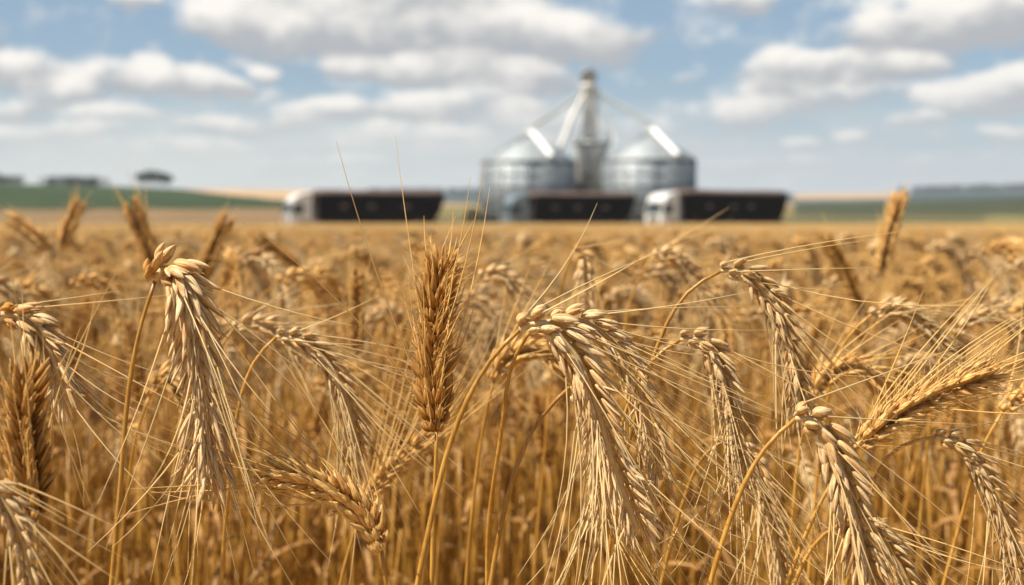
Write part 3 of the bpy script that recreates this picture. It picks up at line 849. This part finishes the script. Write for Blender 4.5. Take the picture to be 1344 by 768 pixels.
    for pr in reversed(PROTOS):
        j = gn.new('GeometryNodeJoinGeometry')
        stack = [pr]; leafs = []
        while stack:
            q_ = stack.pop()
            for ch in kids(q_): leafs.append(ch); stack.append(ch)
        for ch in leafs:
            oi = gn.new('GeometryNodeObjectInfo'); oi.inputs['Object'].default_value = ch; oi.transform_space = 'ORIGINAL'
            gl.new(oi.outputs['Geometry'], j.inputs[0])
        g2 = gn.new('GeometryNodeGeometryToInstance'); gl.new(j.outputs[0], g2.inputs[0]); gl.new(g2.outputs[0], coll.inputs[0])
    def named(nm, typ):
        a = gn.new('GeometryNodeInputNamedAttribute'); a.data_type = typ; a.inputs['Name'].default_value = nm; return a.outputs['Attribute']
    iop = gn.new('GeometryNodeInstanceOnPoints')
    gl.new(gi.outputs[0], iop.inputs['Points']); gl.new(coll.outputs[0], iop.inputs['Instance'])
    gl.new(named('plant_here', 'BOOLEAN'), iop.inputs['Selection'])
    iop.inputs['Pick Instance'].default_value = True
    gl.new(named('which', 'INT'), iop.inputs['Instance Index'])
    gl.new(named('turn', 'FLOAT_VECTOR'), iop.inputs['Rotation'])
    gl.new(named('size', 'FLOAT'), iop.inputs['Scale'])
    jo = gn.new('GeometryNodeJoinGeometry')
    gl.new(gi.outputs[0], jo.inputs[0]); gl.new(iop.outputs[0], jo.inputs[0]); gl.new(jo.outputs[0], go.inputs[0])
    md = o.modifiers.new('scatter', 'NODES'); md.node_group = gt
field()

# ------------------------------------------------------------------ solid builder for man-made things
def boxm(mb, lo, hi):
    x0, y0, z0 = lo; x1, y1, z1 = hi
    mb.add([(x0, y0, z0), (x1, y0, z0), (x1, y1, z0), (x0, y1, z0), (x0, y0, z1), (x1, y0, z1), (x1, y1, z1), (x0, y1, z1)],
           [(3, 2, 1, 0), (4, 5, 6, 7), (0, 1, 5, 4), (1, 2, 6, 5), (2, 3, 7, 6), (3, 0, 4, 7)])
def prism(mb, prof, y0, y1):
    """profile in x,z extruded over y"""
    n = len(prof)
    mb.add([(x, y0, z) for x, z in prof] + [(x, y1, z) for x, z in prof],
           [tuple(range(n)), tuple(range(2 * n - 1, n - 1, -1))] + [(i, i + n, (i + 1) % n + n, (i + 1) % n) for i in range(n)])
def lathe(mb, prof, seg=48, c=(0, 0), phase=0.0):
    n = len(prof); th = np.linspace(0, 2 * math.pi, seg, endpoint=False) + phase
    V = [(c[0] + r_ * math.cos(t), c[1] + r_ * math.sin(t), z) for r_, z in prof for t in th]
    F = [(i * seg + j, i * seg + (j + 1) % seg, (i + 1) * seg + (j + 1) % seg, (i + 1) * seg + j) for i in range(n - 1) for j in range(seg)]
    F.append(tuple(range(seg))[::-1]); F.append(tuple((n - 1) * seg + j for j in range(seg)))
    mb.add(V, F)
def bar(mb, a, b, r_, seg=8):
    a = np.array(a, float); b = np.array(b, float)
    tube(mb, np.array([a, (a + b) / 2, b]), r_, seg, (0.31, -0.9, 0.11))
def bevel(o, w=0.02, seg=2):
    m = o.modifiers.new('bevel', 'BEVEL'); m.width = w; m.segments = seg; m.limit_method = 'ANGLE'; m.angle_limit = R(35)

def galv(name, col, rings=True, metal=.45):
    m, g = material(name)
    tc = g.node('ShaderNodeTexCoord'); sp = g.node('ShaderNodeSeparateXYZ'); g.l.new(tc.outputs['Object'], sp.inputs[0])
    n = g.noise(tc.outputs['Object'], 1.3, 5, .6); n2 = g.noise(tc.outputs['Object'], 12.0, 3, .6)
    # sheet panels round the wall
    ang = g.m('ARCTAN2', sp.outputs[1], sp.outputs[0])
    ca = g.m('FLOOR', g.m('MULTIPLY', ang, 20 / 6.2832)); cz = g.m('FLOOR', g.m('MULTIPLY', sp.outputs[2], 1.0 / 1.12))
    cv = g.node('ShaderNodeCombineXYZ'); g.l.new(ca, cv.inputs[0]); g.l.new(cz, cv.inputs[1])
    wn = g.node('ShaderNodeTexWhiteNoise'); g.l.new(cv.outputs[0], wn.inputs[0])
    c = g.mix(wn.outputs[0], tuple(v * .86 for v in col), tuple(min(1, v * 1.08) for v in col))
    c = g.mix(g.step(n.outputs[0], .35, .75, 0, .55), c, g.mix(1, c, (.80, .80, .78), 'MULTIPLY'))
    corr = g.m('SINE', g.m('MULTIPLY', sp.outputs[2], 6.2832 / 0.10))
    h = g.m('ADD', corr, n2.outputs[0]) if rings else n2.outputs[0]
    finish(g, c, g.step(n.outputs[0], .3, .7, .50, .62), metal, 0, h, .35, .35, 0.012)
    return m
GALV = galv('galvanised_wall', (.245, .275, .30)); GALVR = galv('galvanised_roof', (.33, .365, .39), False, .12)
GLINT = simple('sun_glint_steel', (.93, .94, .93), .35, .0, .04)  # near-white base colour stands in for sun glinting on steel
GREYP = simple('grey_painted_steel', (.40, .41, .385), .55, .15, .15, 1.0)
LIGHTP = simple('pale_painted_steel', (.58, .575, .54), .5, .15, .10, 1.0)
DARKP = simple('dark_steel', (.13, .125, .12), .6, .3)
CAPM = simple('weathered_cap_steel', (.20, .195, .18), .6, .2)
CONC = simple('weathered_concrete', (.38, .37, .34), .85, 0, .15, .8)

def silo(px, Y, rad, label, wall_top, apex, chute_a, group):
    cx = (px - 672) / FPX * Y
    t = thing('grain_silo', (cx, Y, -0.2), label, 'grain silo', group)
    mb = Mesh(); lathe(mb, [(rad, 0.25), (rad, wall_top)], 64); link('wall', mb.mesh('wall', GALV), t)
    mb = Mesh(); lathe(mb, [(rad + .25, 0), (rad + .25, .25)], 48); link('base', mb.mesh('base', CONC, False), t)
    # roof with raised ribs
    mb = Mesh(); seg = 60; cone = [(rad + .14, wall_top - .05), (rad + .12, wall_top + .08), (.55, apex - .25), (.5, apex - .2)]
    lathe(mb, cone, seg); rf = link('roof', mb.mesh('roof', GALVR), t)
    mb = Mesh()
    for k in range(30):
        a = 2 * math.pi * (k + .5) / 30
        bar(mb, (math.cos(a) * (rad + .1), math.sin(a) * (rad + .1), wall_top + .12), (math.cos(a) * .6, math.sin(a) * .6, apex - .2), .045, 5)
    link('roof_rib', mb.mesh('roof_rib', GALVR), rf)
    mb = Mesh(); lathe(mb, [(.6, apex - .3), (.62, apex + .05), (.35, apex + .3), (.12, apex + .32)], 20); link('roof_cap', mb.mesh('roof_cap', GREYP), rf)
    mb = Mesh()
    for k in range(6):
        z = .6 + k * (wall_top - .8) / 5
        lathe(mb, [(rad + .004, z), (rad + .07, z + .03), (rad + .07, z + .1), (rad + .004, z + .13)], 64)
    link('stiffening_ring', mb.mesh('stiffening_ring', GALV), t)
    mb = Mesh()
    for k in range(20):
        a = 2 * math.pi * k / 20; c_, s_ = math.cos(a), math.sin(a)
        bar(mb, (c_ * (rad + .06), s_ * (rad + .06), .25), (c_ * (rad + .06), s_ * (rad + .06), wall_top - .06), .06, 6)
    link('upright', mb.mesh('upright', GALV), t)
    # walkway chute lying down the roof, its white painted as a sun glint
    a = chute_a; c_, s_ = math.cos(a), math.sin(a)
    A = np.array([c_ * .7, s_ * .7, apex + .1]); B = np.array([c_ * (rad + .05), s_ * (rad + .05), wall_top + .42])
    side = np.array([-s_, c_, 0]); nrm = unit(np.cross(unit(B - A), side)); nrm = nrm if nrm[2] > 0 else -nrm
    mb = Mesh(); w = .33
    V = []
    for q_ in (A, B):
        for (sx, h) in ((-w, 0), (-w, .22), (-w * .6, .36), (w * .6, .36), (w, .22), (w, 0)): V.append(q_ + side * sx + nrm * h)
    mb.add(V, [tuple(range(6))[::-1], tuple(range(6, 12))] + [(i, (i + 1) % 6, (i + 1) % 6 + 6, i + 6) for i in range(6)])
    link('roof_glint_chute', mb.mesh('roof_glint_chute', GLINT, False), rf)
    # ladder on the wall
    mb = Mesh(); a = -2.2; c_, s_ = math.cos(a), math.sin(a)
    for s2 in (-.22, .22):
        bar(mb, (c_ * (rad + .2) - s_ * s2, s_ * (rad + .2) + c_ * s2, .3), (c_ * (rad + .2) - s_ * s2, s_ * (rad + .2) + c_ * s2, wall_top + .5), .03, 5)
    for k in range(26):
        z = .5 + k * .31
        bar(mb, (c_ * (rad + .2) + s_ * .22, s_ * (rad + .2) - c_ * .22, z), (c_ * (rad + .2) - s_ * .22, s_ * (rad + .2) + c_ * .22, z), .018, 4)
    link('ladder', mb.mesh('ladder', LIGHTP), t)
    # door hatch
    mb = Mesh(); a = -1.35; c_, s_ = math.cos(a), math.sin(a)
    o_ = Mesh()
    return t
YS = 172.0
def zrow(py, Y): return 1.2 + (HZ - py) / FPX * Y
silo(693.5, YS, 61.0 / FPX * YS, 'round corrugated steel silo on the left, with a white sun-glint chute on its cone roof', zrow(213.5, YS), zrow(176, YS), R(-62), 'twin grain silos behind the trucks')
silo(851.5, YS + 2, 61.5 / FPX * YS, 'round corrugated steel silo on the right, standing behind the white cab', zrow(211, YS), zrow(172, YS), R(-60), 'twin grain silos behind the trucks')

def tower():
    Y = YS + 5
    def W(px, py, dy=0): return np.array([(px - 772) / FPX * Y, dy, zrow(py, Y)])
    t = thing('elevator_tower', ((772 - 672) / FPX * Y, Y, -0.2), 'pale grain elevator tower between the two silos, with spouts fanning from its head', 'elevator tower')
    k = Y / FPX
    mb = Mesh(); lathe(mb, [(21 * k, 0), (21 * k, zrow(200, Y)), (23 * k, zrow(196, Y)), (23 * k, zrow(192, Y))], 28, (0.3, 0)); link('receiving_bin', mb.mesh('receiving_bin', LIGHTP), t)
    mb = Mesh(); lathe(mb, [(24 * k, zrow(191.5, Y)), (27 * k, zrow(190, Y)), (27 * k, zrow(187, Y)), (24 * k, zrow(186.5, Y))], 28, (0.5, 0)); pf = link('platform', mb.mesh('platform', GREYP), t)
    mb = Mesh()
    for j in range(14):
        a = 2 * math.pi * j / 14; bar(mb, (.5 + 26 * k * math.cos(a), 26 * k * math.sin(a), zrow(187, Y)), (.5 + 26 * k * math.cos(a), 26 * k * math.sin(a), zrow(187, Y) + 1.1), .03, 4)
    th = np.linspace(0, 2 * math.pi, 25); tube(mb, np.stack([.5 + 26 * k * np.cos(th), 26 * k * np.sin(th), np.full(25, zrow(187, Y) + 1.1)], 1), .03, 4)
    link('railing', mb.mesh('railing', GREYP), pf)
    # legs of the elevator: two square casings and a lattice mast
    mb = Mesh()
    prof = [(9.5 * k, zrow(186, Y)), (8.5 * k, zrow(150, Y)), (7.8 * k, zrow(122, Y))]
    lathe(mb, prof, 4, (.15, 0), R(45)); cs = link('leg_casing', mb.mesh('leg_casing', LIGHTP, False), t); bevel(cs, .05)
    mb = Mesh()
    for sx in (-1, 1):
        for sy in (-1, 1):
            bar(mb, (.15 + sx * 9.4 * k, sy * 1.1, zrow(186, Y)), (.15 + sx * 7.4 * k, sy * .8, zrow(120, Y)), .07, 5)
    zs = np.linspace(zrow(184, Y), zrow(122, Y), 9)
    for i in range(8):
        for sy in (-1, 1):
            f = 9.4 - 2 * i / 8; f2 = 9.4 - 2 * (i + 1) / 8; sgn = 1 if i % 2 else -1
            bar(mb, (.15 - sgn * f * k, sy * 1.05, zs[i]), (.15 + sgn * f2 * k, sy * 1.0, zs[i + 1]), .045, 4)
    link('lattice', mb.mesh('lattice', GREYP), t)
    mb = Mesh(); lathe(mb, [(.35, zrow(124, Y)), (.95, zrow(118, Y)), (1.0, zrow(113, Y)), (.75, zrow(111, Y))], 20); link('distributor', mb.mesh('distributor', LIGHTP), t)
    # head pulley housing: rounded drum lying across
    mb = Mesh(); th = np.linspace(0, 2 * math.pi, 28, endpoint=False); rr = 10.5 * k
    prof = [(math.cos(a) * rr, zrow(103, Y) + math.sin(a) * rr) for a in th]
    prism(mb, prof, -.55, .55); hd = link('head_housing', mb.mesh('head_housing', CAPM, False), t); bevel(hd, .12, 3)
    mb = Mesh(); boxm(mb, (-.62, -.45, zrow(113, Y)), (.62, .45, zrow(104, Y))); nk = link('head_neck', mb.mesh('head_neck', GREYP, False), t); bevel(nk, .06)
    mb = Mesh(); boxm(mb, (-.75, -.5, zrow(97, Y)), (-.05, .5, zrow(91.5, Y))); mo = link('drive_motor', mb.mesh('drive_motor', LIGHTP, False), t); bevel(mo, .12, 3)
    def spout(pts, r_, mat):
        m_ = Mesh(); C_, _ = curve(pts, 14); tube(m_, C_, r_, 10); link('spout', m_.mesh('spout', mat), t)
    def fl(m_): return m_
    spout([W(767, 118), W(735, 145, -2), W(696, 171, -5)], .22, GREYP)
    spout([W(768, 120), W(752, 152, -1.5), W(733, 199, -5)], .34, LIGHTP)
    spout([W(780, 118), W(815, 142, -1.5), W(850, 166, -3)], .17, GREYP)
    spout([W(781, 121), W(795, 148, -1), W(805, 180, -1.5), W(801, 199, -3)], .13, LIGHTP)
    spout([W(778, 124), W(786, 150, -1), W(797, 186, -1.6)], .10, GREYP)
    mb = Mesh()
    for (a, b) in ((W(765, 122), W(640, 208, 0)), (W(782, 124), W(905, 206, 0))):
        bar(mb, a, b, .035, 4)
    link('guy_cable', mb.mesh('guy_cable', GREYP), t)
    mb = Mesh(); boxm(mb, (-1.0, -21 * k - .25, 2.2), (.1, -21 * k + .3, zrow(228, Y))); link('hatch', mb.mesh('hatch', DARKP, False), t)
tower()

# ------------------------------------------------------------------ trucks
WHITE = simple('white_truck_paint', (.66, .66, .65), .35, 0, .08, 1.0, .5)
PBLUE = simple('pale_blue_truck_paint', (.16, .215, .25), .35, 0, .06, 1.0, .5)
BODY = simple('dark_brown_trailer_paint', (.007, .005, .004), .8, 0, .35, .8, .08)
TARP = simple('brown_tarpaulin', (.11, .072, .055), .8, 0, .25, 1.2)
RUB = simple('tyre_rubber', (.02, .02, .02), .85, 0, .2)
CHROME = simple('wheel_metal', (.45, .45, .46), .4, .7)
GLASS = simple('dark_windscreen_glass', (.03, .045, .05), .25, 0, .1, 1, .4)
GREYPL = simple('grey_plastic', (.10, .10, .10), .6)
PLATE = simple('dull_side_plate', (.10, .08, .07), .6, 0, .2)
LAMPM = simple('headlight_lens', (.75, .75, .72), .15, .3, .05)

def wheel(t, x, y, w=.3, r_=.52):
    mb = Mesh(); th = np.linspace(0, 2 * math.pi, 28, endpoint=False)
    prof = [(.30, -w / 2), (r_ - .06, -w / 2), (r_, -w / 2 + .05), (r_, w / 2 - .05), (r_ - .06, w / 2), (.30, w / 2), (.30, -w / 2)]
    V = []; n = len(prof) - 1
    for a in th:
        for i in range(n): V.append((x + prof[i][0] * math.cos(a), y + prof[i][1], r_ + prof[i][0] * math.sin(a)))
    F = [(i * n + j, i * n + (j + 1) % n, ((i + 1) % 28) * n + (j + 1) % n, ((i + 1) % 28) * n + j) for i in range(28) for j in range(n)]
    mb.add(V, F); wl = link('wheel', mb.mesh('wheel', RUB), t)
    mb = Mesh(); sgn = -1 if y < 0 else 1
    prism(mb, [(x + .30 * math.cos(a), r_ + .30 * math.sin(a)) for a in th[::2]], y + sgn * .02, y + sgn * .10)
    prism(mb, [(x + .11 * math.cos(a), r_ + .11 * math.sin(a)) for a in th[::4]], y + sgn * .101, y + sgn * .17)
    link('rim', mb.mesh('rim', CHROME, False), wl)

def truck(px_front, Y, yaw, L, paint, label, H=4.02):
    """faces local -x; trailer behind along +x"""
    x0 = (px_front - 672) / FPX * Y
    t = thing('grain_truck', (x0, Y, -DIP * Y), label, 'truck', 'dark tipper trucks parked at the field edge')
    hw = 1.25
    # cab: raked front, rounded roof fairing
    prof = [(0.05, .55), (0.0, 1.35), (.03, 1.75), (.20, 2.80), (.42, 3.30), (1.0, 3.72), (2.15, 3.95), (2.30, 3.80), (2.30, .95), (2.0, .95), (1.75, 1.15), (1.0, 1.15), (.70, .55)]
    mb = Mesh(); prism(mb, prof, -hw, hw); cb = link('cab', mb.mesh('cab', paint, False), t); bevel(cb, .14, 4)
    mb = Mesh(); n = np.array([-.985, 0, .16])
    a = np.array([.040, 0, 1.78]) + n * .02; b = np.array([.185, 0, 2.70]) + n * .02
    V = [a + (0, -1.1, 0), a + (0, 1.1, 0), b + (0, 1.02, 0), b + (0, -1.02, 0)]; V = V + [v + np.array([.05, 0, -.01]) for v in V]
    mb.add(V, [(0, 1, 2, 3), (7, 6, 5, 4), (0, 4, 5, 1), (1, 5, 6, 2), (2, 6, 7, 3), (3, 7, 4, 0)]); link('windscreen', mb.mesh('windscreen', GLASS, False), cb)
    for s in (-1, 1):
        mb = Mesh(); ya, yb = s * (hw - .01), s * (hw + .012)
        prism(mb, [(.30, 1.80), (.42, 2.72), (1.42, 2.72), (1.42, 1.80)], min(ya, yb), max(ya, yb)); link('side_window', mb.mesh('side_window', GLASS, False), cb)
        mb = Mesh(); boxm(mb, (-.03, s * .98 - .18, .72), (.03, s * .98 + .18, .98)); link('headlight', mb.mesh('headlight', LAMPM, False), cb)
        mb = Mesh(); bar(mb, (.25, s * 1.2, 2.45), (.05, s * 1.48, 2.45), .025, 5); boxm(mb, (-.02, s * 1.49 - .10, 1.95), (.10, s * 1.49 + .10, 2.5)); link('mirror', mb.mesh('mirror', GREYPL, False), cb)
    mb = Mesh()
    for k in range(6): boxm(mb, (-.035, -.72, 1.02 + k * .105), (.02, .72, 1.09 + k * .105))
    link('grille', mb.mesh('grille', GREYPL, False), cb)
    mb = Mesh(); boxm(mb, (-.09, -1.22, .38), (.3, 1.22, .66)); o_ = link('bumper', mb.mesh('bumper', paint, False), cb); bevel(o_, .06)
    mb = Mesh(); boxm(mb, (.02, -1.1, 2.86), (.3, 1.1, 2.94)); link('sun_visor', mb.mesh('sun_visor', GREYPL, False), cb)
    # chassis, tank, wheels
    mb = Mesh(); boxm(mb, (.6, -.45, .78), (6.2, .45, 1.0)); link('chassis', mb.mesh('chassis', GREYPL, False), t)
    for s in (-1, 1):
        mb = Mesh(); th = np.linspace(0, 2 * math.pi, 16, endpoint=False); tube(mb, np.array([[2.5, s * .95, .75], [3.1, s * .95, .75], [3.7, s * .95, .75]]), .30, 14, (0, 1, 0)); link('fuel_tank', mb.mesh('fuel_tank', CHROME, False), t)
    for x in (1.35, 4.3, 5.5):
        for s in (-1, 1): wheel(t, x, s * 1.02)
    for x in (L - 4.4, L - 3.15, L - 1.9):
        for s in (-1, 1): wheel(t, x, s * 1.02, .5)
    # deep grain tipper: sloping ends, ribs
    x1, x2 = 3.0, L
    mb = Mesh(); top = H - .28
    prism(mb, [(x1, top), (x1 + .08, 2.0), (x1 + .6, .92), (x2 - 1.2, .92), (x2 - .40, 2.1), (x2, top - .35), (x2, top)], -1.28, 1.28)
    bd = link('trailer_body', mb.mesh('trailer_body', BODY, False), t); bevel(bd, .03)
    mb = Mesh(); nr = 11
    for k in range(nr):
        x = x1 + .5 + k * (x2 - x1 - 1.6) / (nr - 1)
        for s in (-1, 1): boxm(mb, (x - .05, s * 1.29 - .05, 1.75), (x + .05, s * 1.29 + .05, top - .05))
    for s in (-1, 1): boxm(mb, (x1, s * 1.30 - .06, top - .1), (x2 + .02, s * 1.30 + .06, top + .06))
    link('side_rib', mb.mesh('side_rib', BODY, False), bd)
    # arched tarpaulin
    mb = Mesh(); n = 9; V = []
    for x in np.linspace(x1 + .02, x2 - .05, 14):
        sag = .03 * math.sin(x * 5.1)
        for j in range(n):
            a = math.pi * j / (n - 1); V.append((x, -1.27 * math.cos(a), top + .05 + (.42 + sag) * math.sin(a) ** .8))
    F = [(i * n + j, i * n + j + 1, (i + 1) * n + j + 1, (i + 1) * n + j) for i in range(13) for j in range(n - 1)]
    F += [tuple(range(n))[::-1], tuple(13 * n + j for j in range(n))]
    mb.add(V, F); link('tarpaulin', mb.mesh('tarpaulin', TARP), t)
    for f in ((.20, .43, .60) if L > 16.5 else (.16, .38, .66)):
        for s in (-1, 1):
            mb = Mesh(); x = x1 + (x2 - x1) * f; boxm(mb, (x, s * 1.35 - .02, 2.35), (x + .75, s * 1.35 + .02, 2.72)); link('side_plate', mb.mesh('side_plate', PLATE, False), bd)
    # lifting ram and frame behind the cab
    mb = Mesh(); bar(mb, (2.55, -.8, 1.0), (2.95, -.8, 3.2), .06, 6); bar(mb, (2.55, .8, 1.0), (2.95, .8, 3.2), .06, 6); boxm(mb, (2.4, -1.1, 1.2), (2.9, 1.1, 2.6))
    link('headboard_frame', mb.mesh('headboard_frame', DARKP, False), t)
    mb = Mesh(); boxm(mb, (6.2, -.5, .85), (x2 - 1.3, .5, 1.1)); boxm(mb, (6.6, -1.2, .72), (x2 - 5.6, -1.15, 1.1)); boxm(mb, (6.6, 1.15, .72), (x2 - 5.6, 1.2, 1.1)); link('trailer_frame', mb.mesh('trailer_frame', DARKP, False), t)
    mb = Mesh()
    for s in (-1, 1): boxm(mb, (x2 - .6, s * 1.0 - .28, .55), (x2 - .57, s * 1.0 + .28, 1.2))
    boxm(mb, (x2 - .64, -1.2, .95), (x2 - .5, 1.2, 1.08)); link('rear_mudguard', mb.mesh('rear_mudguard', GREYPL, False), t)
    t.rotation_euler.z = yaw
    return t
truck(376, 140, R(24), 16.2, WHITE, 'dark brown grain truck with a white cab, parked left of the silos')
truck(662, 150, R(20), 14.6, PBLUE, 'dark brown grain truck with a pale blue cab, parked before the left silo')
truck(857, 138, R(36), 17.4, WHITE, 'dark brown grain truck with a white cab, parked before the right silo')

# ------------------------------------------------------------------ trees and woods on the ridges
BARK = simple('tree_bark', (.09, .07, .05), .9)
LEAFM = simple('dark_tree_foliage', (.035, .050, .026), .8, 0, .5, .6)
FARW = simple('dark_far_foliage', (.026, .038, .026), .9, 0, .4, .1)
def leaf_cloud(mb, cx, cy, cz, rx, ry, rz, n, size, r):
    for _ in range(n):
        v = r.normal(size=3); v /= np.linalg.norm(v); rad = r.uniform(.45, 1.0) ** .6
        p = np.array([cx, cy, cz]) + v * rad * np.array([rx, ry, rz])
        a = unit(r.normal(size=3)); b = unit(np.cross(a, r.normal(size=3))); s = size * r.uniform(.6, 1.3)
        mb.add([p - a * s, p + b * s * .7, p + a * s, p - b * s * .7], [(0, 1, 2, 3)])
def tree(px, Y, hgt, crown_w, label, seed, group):
    r = np.random.default_rng(seed); x = (px - 672) / FPX * Y; z = float(ground_z(np.array([x]), np.array([Y]))[0])
    t = thing('tree', (x, Y, z), label, 'tree', group)
    mb = Mesh(); tube(mb, np.array([[0, 0, -.3], [.1, 0, hgt * .35], [.15, .1, hgt * .75]]), np.array([.35, .26, .12]), 8)
    for k in range(5):
        a = r.uniform(0, 6.28); bar(mb, (.1, 0, hgt * .4), (math.cos(a) * crown_w * .35, math.sin(a) * crown_w * .35, hgt * r.uniform(.6, .8)), .09, 5)
    link('trunk', mb.mesh('trunk', BARK), t)
    mb = Mesh()
    for k in range(9):
        a = r.uniform(0, 6.28); q_ = r.uniform(0, .75)
        leaf_cloud(mb, math.cos(a) * crown_w * .5 * q_, math.sin(a) * crown_w * .5 * q_, hgt * r.uniform(.48, .82), crown_w * .28, crown_w * .28, hgt * .20, 150, .38, r)
    link('crown', mb.mesh('crown', LEAFM, False), t)
YT = 745
tg = 'clump of dark trees standing on the green ridge'
tree(188, YT, 8.4, 9.0, 'leftmost dark tree of the clump alone on the green ridge', 1, tg)
tree(199, YT + 4, 9.6, 9.5, 'dark tree second from the left in the clump on the green ridge', 2, tg)
tree(210, YT, 9.4, 9.5, 'dark tree third from the left in the clump on the green ridge', 3, tg)
tree(221, YT + 3, 8.4, 9.0, 'rightmost dark tree of the clump alone on the green ridge', 4, tg)
def wood(px0, px1, Y, h, label, seed, n, s):
    r = np.random.default_rng(seed); mb = Mesh()
    for k in range(n):
        px = r.uniform(px0, px1); yy = Y + r.uniform(-12, 12); x = (px - 672) / FPX * yy; z = float(ground_z(np.array([x]), np.array([yy]))[0])
        hh = h * r.uniform(.7, 1.05)
        leaf_cloud(mb, x, yy, z + hh * .5, hh * .75, hh * .6, hh * .55, 36, s, r)
    o = link('woodland', mb.mesh('woodland', FARW, False)); o['kind'] = 'stuff'; o['label'] = label; o['category'] = 'woodland'
wood(-60, 30, 750, 5.0, 'low dark wood on the ridge at the left edge of the view', 7, 34, .7)
wood(58, 138, 752, 5.0, 'long low dark wood on the ridge left of the tree clump', 8, 34, .7)
wood(480, 632, 2550, 8, 'dark wooded strip on the far ridge left of the silos', 9, 90, 2.2)
wood(1180, 1420, 2550, 10, 'dark wooded strip on the far ridge at the right edge', 10, 110, 2.4)
def hedge(px, Y, w, h, label, seed):
    r = np.random.default_rng(seed); x = (px - 672) / FPX * Y; z = float(ground_z(np.array([x]), np.array([Y]))[0])
    t = thing('shrub', (x, Y, z), label, 'shrub')
    mb = Mesh(); bar(mb, (0, 0, -.2), (0, 0, h * .6), .08, 5); link('stem', mb.mesh('stem', BARK), t)
    mb = Mesh(); leaf_cloud(mb, 0, 0, h * .55, w / 2, w / 3, h * .5, 500, .16, r); link('foliage', mb.mesh('foliage', LEAFM, False), t)
hedge(621, 185, 2.2, 2.6, 'dark rounded shrub beside the base of the silo on the left', 20)

# ------------------------------------------------------------------ air between here and the far ridges
def haze():
    mb = Mesh(); boxm(mb, (-4600, -4600, -45), (4600, 4600, 90))
    m = bpy.data.materials.new('air'); m.use_nodes = True; t = m.node_tree; t.nodes.clear()
    v = t.nodes.new('ShaderNodeVolumePrincipled'); v.inputs['Color'].default_value = (.80, .88, .97, 1); v.inputs['Density'].default_value = 0.00013
    o = t.nodes.new('ShaderNodeOutputMaterial'); t.links.new(v.outputs[0], o.inputs['Volume'])
    h = link('haze', mb.mesh('haze', m, False)); h['kind'] = 'stuff'; h['label'] = 'thin pale haze over the far fields and ridges'; h['category'] = 'haze'
haze()
